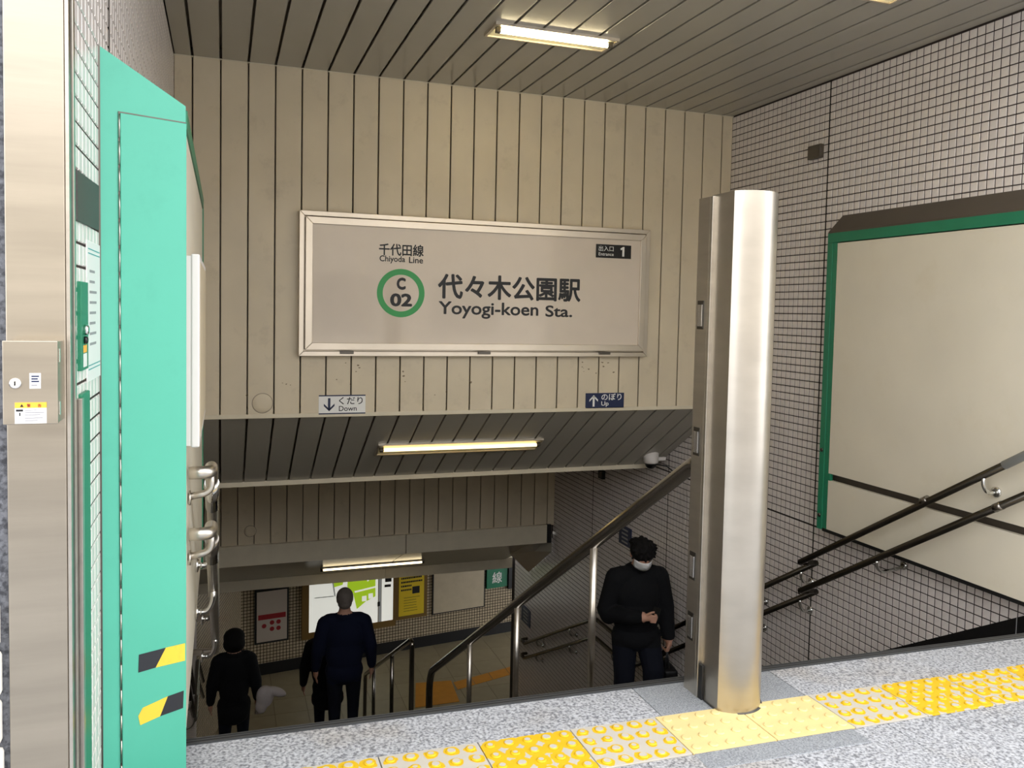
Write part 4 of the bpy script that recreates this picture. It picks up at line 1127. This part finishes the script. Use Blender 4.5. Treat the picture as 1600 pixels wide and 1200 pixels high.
ph = MB(); ph.box((-.035, -.0045, -.0), (.035, .0045, .14), .003)
pm = ph.mesh('phone', 'blackgloss'); po = bpy.data.objects.new('phone', pm); COL.objects.link(po)
po.matrix_basis = man.matrix_basis @ Matrix.Translation((.045, -.283, 1.045)) @ Matrix.Rotation(-.95, 4, 'X') @ Matrix.Rotation(.5, 4, 'Y') @ Matrix.Scale(.9, 4)
tag(po, 'black smartphone held by the masked person', 'phone')
pg = MB().box((-.032, .0046, .004), (.032, .0052, .136)).mesh('screen', 'steel_dark'); sgo = bpy.data.objects.new('screen', pg); COL.objects.link(sgo); sgo.parent = po
bgm = empty('tote_bag', man_pt((.25, -.05, .30)), 'black soft tote bag hanging from the hand of the masked person', 'bag')
b = MB()
def mprism(b, pts, d, mtx=man.matrix_basis):
    return b.prism([mtx @ Vector(p) for p in pts], mtx.to_3x3() @ Vector(d))
for q in (0,):
    pass
bag = MB(); bag.ball((.25, -.05, .42), 1, 3, (.075, .17, .17)); bag.box((.19, -.2, .38), (.31, .1, .56))
bm_ = fuse(bag, .015, 6); bm_.transform(man.matrix_basis); bm_.materials.append(MATS['bag_black'])
bo = bpy.data.objects.new('bag_body', bm_); COL.objects.link(bo); attach(bo, bgm)
for y in (-.01, .0):
    h = MB().tube([man_pt(p) for p in fillet([(.24+y*3, -.15, .55), (.25, -.07, .70), (.25, -.03, .70), (.24+y*3, .06, .55)], .05)], .007, 8).build('bag_handle', 'bag_black', bgm)

# people seen from behind on the lower flight (face local +y)
def back_shapes(sh, head, coat_low, hunch=0, arm_out=.06):
    def f(mb):
        limb(mb, [(-.095, 0, .84), (-.10, .03, .46), (-.10, -.02, .09)], [.10, .07, .05])
        limb(mb, [(.095, 0, .84), (.105, .10, .47), (.10, .10, .09)], [.10, .07, .05])
        mb.ball((-.10, .05, .04), 1, 2, (.046, .12, .042)); mb.ball((.10, .17, .04), 1, 2, (.046, .12, .042))
        mb.ball((0, 0, coat_low+.12), 1, 3, (sh*.86, .145, .16)); mb.ball((0, 0, 1.02), 1, 3, (sh*.84, .145, .24)); mb.ball((0, hunch*.3, 1.24), 1, 3, (sh*.9, .14, .22))
        limb(mb, [(-sh*.68, hunch*.4, 1.38), (sh*.68, hunch*.4, 1.38)], [.085, .085])
        limb(mb, [(0, hunch*.5, 1.42), (0, hunch, 1.52)], [.075, .06])
        mb.ball((0, hunch*.5-.01, 1.44), 1, 2, (.11, .09, .05))
        for s in (-1, 1):
            limb(mb, [(s*sh*.86, hunch*.4, 1.36), (s*(sh+arm_out*.7), 0, 1.08), (s*(sh+arm_out), .06, .86)], [.085, .072, .05])
            mb.ball((s*(sh+arm_out), .08, .79), 1, 2, (.03, .045, .055))
            for k in range(4): limb(mb, [(s*(sh+arm_out-.004), .052+k*.02, .75), (s*(sh+arm_out-.008), .056+k*.021, .71), (s*(sh+arm_out-.022), .056+k*.021, .685)], [.0105, .0095, .0085], 8)
            limb(mb, [(s*(sh+arm_out-.01), .115, .80), (s*(sh+arm_out-.018), .135, .76), (s*(sh+arm_out-.022), .135, .735)], [.013, .011, .009], 8)
        mb.ball((0, hunch+.015, 1.615), 1, 3, (.078, .098, .112)); mb.ball((0, hunch+.06, 1.555), 1, 2, (.055, .055, .05))
        for s in (-1, 1): mb.ball((s*.08, hunch+.01, 1.605), 1, 2, (.012, .022, .034))
        limb(mb, [(0, hunch+.108, 1.62), (0, hunch+.125, 1.595)], [.011, .015], 8)
    return f
def zone_back(low, hunch):
    def f(c):
        x, y, z = c
        if z > 1.47 and abs(x) < .12: return 1
        if abs(x) > .2 and z < .82 and z > .6: return 1
        if z < .1: return 3
        if z < low: return 2
        return 0
    return f
def walker(x, y, D, shw, coat, hairm, label, low=.74, hunch=0., hood=False, rot=0.):
    q = pD(x, y, D); z = step_z(q.y); Hh = q.z-z; s = Hh/1.74
    o = person_mesh('person', back_shapes(shw/s, 0, low, hunch), zone_back(low, hunch), .012, (q.x, q.y, z), rot, [coat, 'skin', 'trouser', 'black'], label)
    o.scale = (s, s, s)
    b = MB(); b.ball((0, hunch+.005, 1.635), 1, 3, (.092 if not hood else .125, .11 if not hood else .125, .104))
    if not hood: b.ball((0, hunch-.03, 1.58), 1, 2, (.08, .07, .07))
    else: b.ball((0, hunch-.02, 1.565), 1, 3, (.128, .11, .11))
    for k in range(14):
        a = random.uniform(0, 6.28); b.ball((math.cos(a)*.06, hunch+math.sin(a)*.07, 1.655+random.uniform(0, .03)), .032, 1)
    hm = fuse(b, .012, 3); hm.materials.append(MATS[hairm]); h = bpy.data.objects.new('hair', hm); COL.objects.link(h); h.parent = o
    return o
w1 = walker(539, 918, 8.8, .235, 'coat_navy', 'hair_grey', 'person in navy coat with short grey hair walking down the stairs', .72, 0, False, -.1)
w2 = walker(513, 962, 9.6, .22, 'coat_black', 'hair', 'person in black coat half hidden ahead of the navy coat', .55, 0, False, -.1)
w3 = walker(366, 983, 9.6, .20, 'coat_black', 'hair', 'dark haired person in black carrying a white plastic bag', .62, .02, True, 0.)
# plastic bag
hp = w3.matrix_basis @ Vector((.27, .08, .66))
c = pD(418, 1085, 9.55)
bag = MB(); bag.ball((c.x-.03, c.y, c.z-.02), 1, 3, (.10, .07, .13)); bag.ball((c.x+.10, c.y, c.z+.02), 1, 3, (.12, .06, .05), Matrix.Rotation(.45, 3, 'Y')); bag.ball((c.x-.07, c.y, c.z-.12), 1, 2, (.07, .06, .10))
me = fuse(bag, .012, 3); me.materials.append(MATS['bag_white'])
pb = empty('plastic_bag', (c.x, c.y, c.z-.2), 'crumpled white plastic bag held by the person in black', 'bag')
o = bpy.data.objects.new('bag_body', me); COL.objects.link(o); attach(o, pb)
MB().tube(fillet([Vector((c.x-.04, c.y, c.z+.08)), hp+Vector((.02, 0, -.02)), hp+Vector((-.02, 0, -.02)), Vector((c.x-.1, c.y, c.z+.05))], .03), .012, 8).build('bag_handle', 'bag_white', pb)
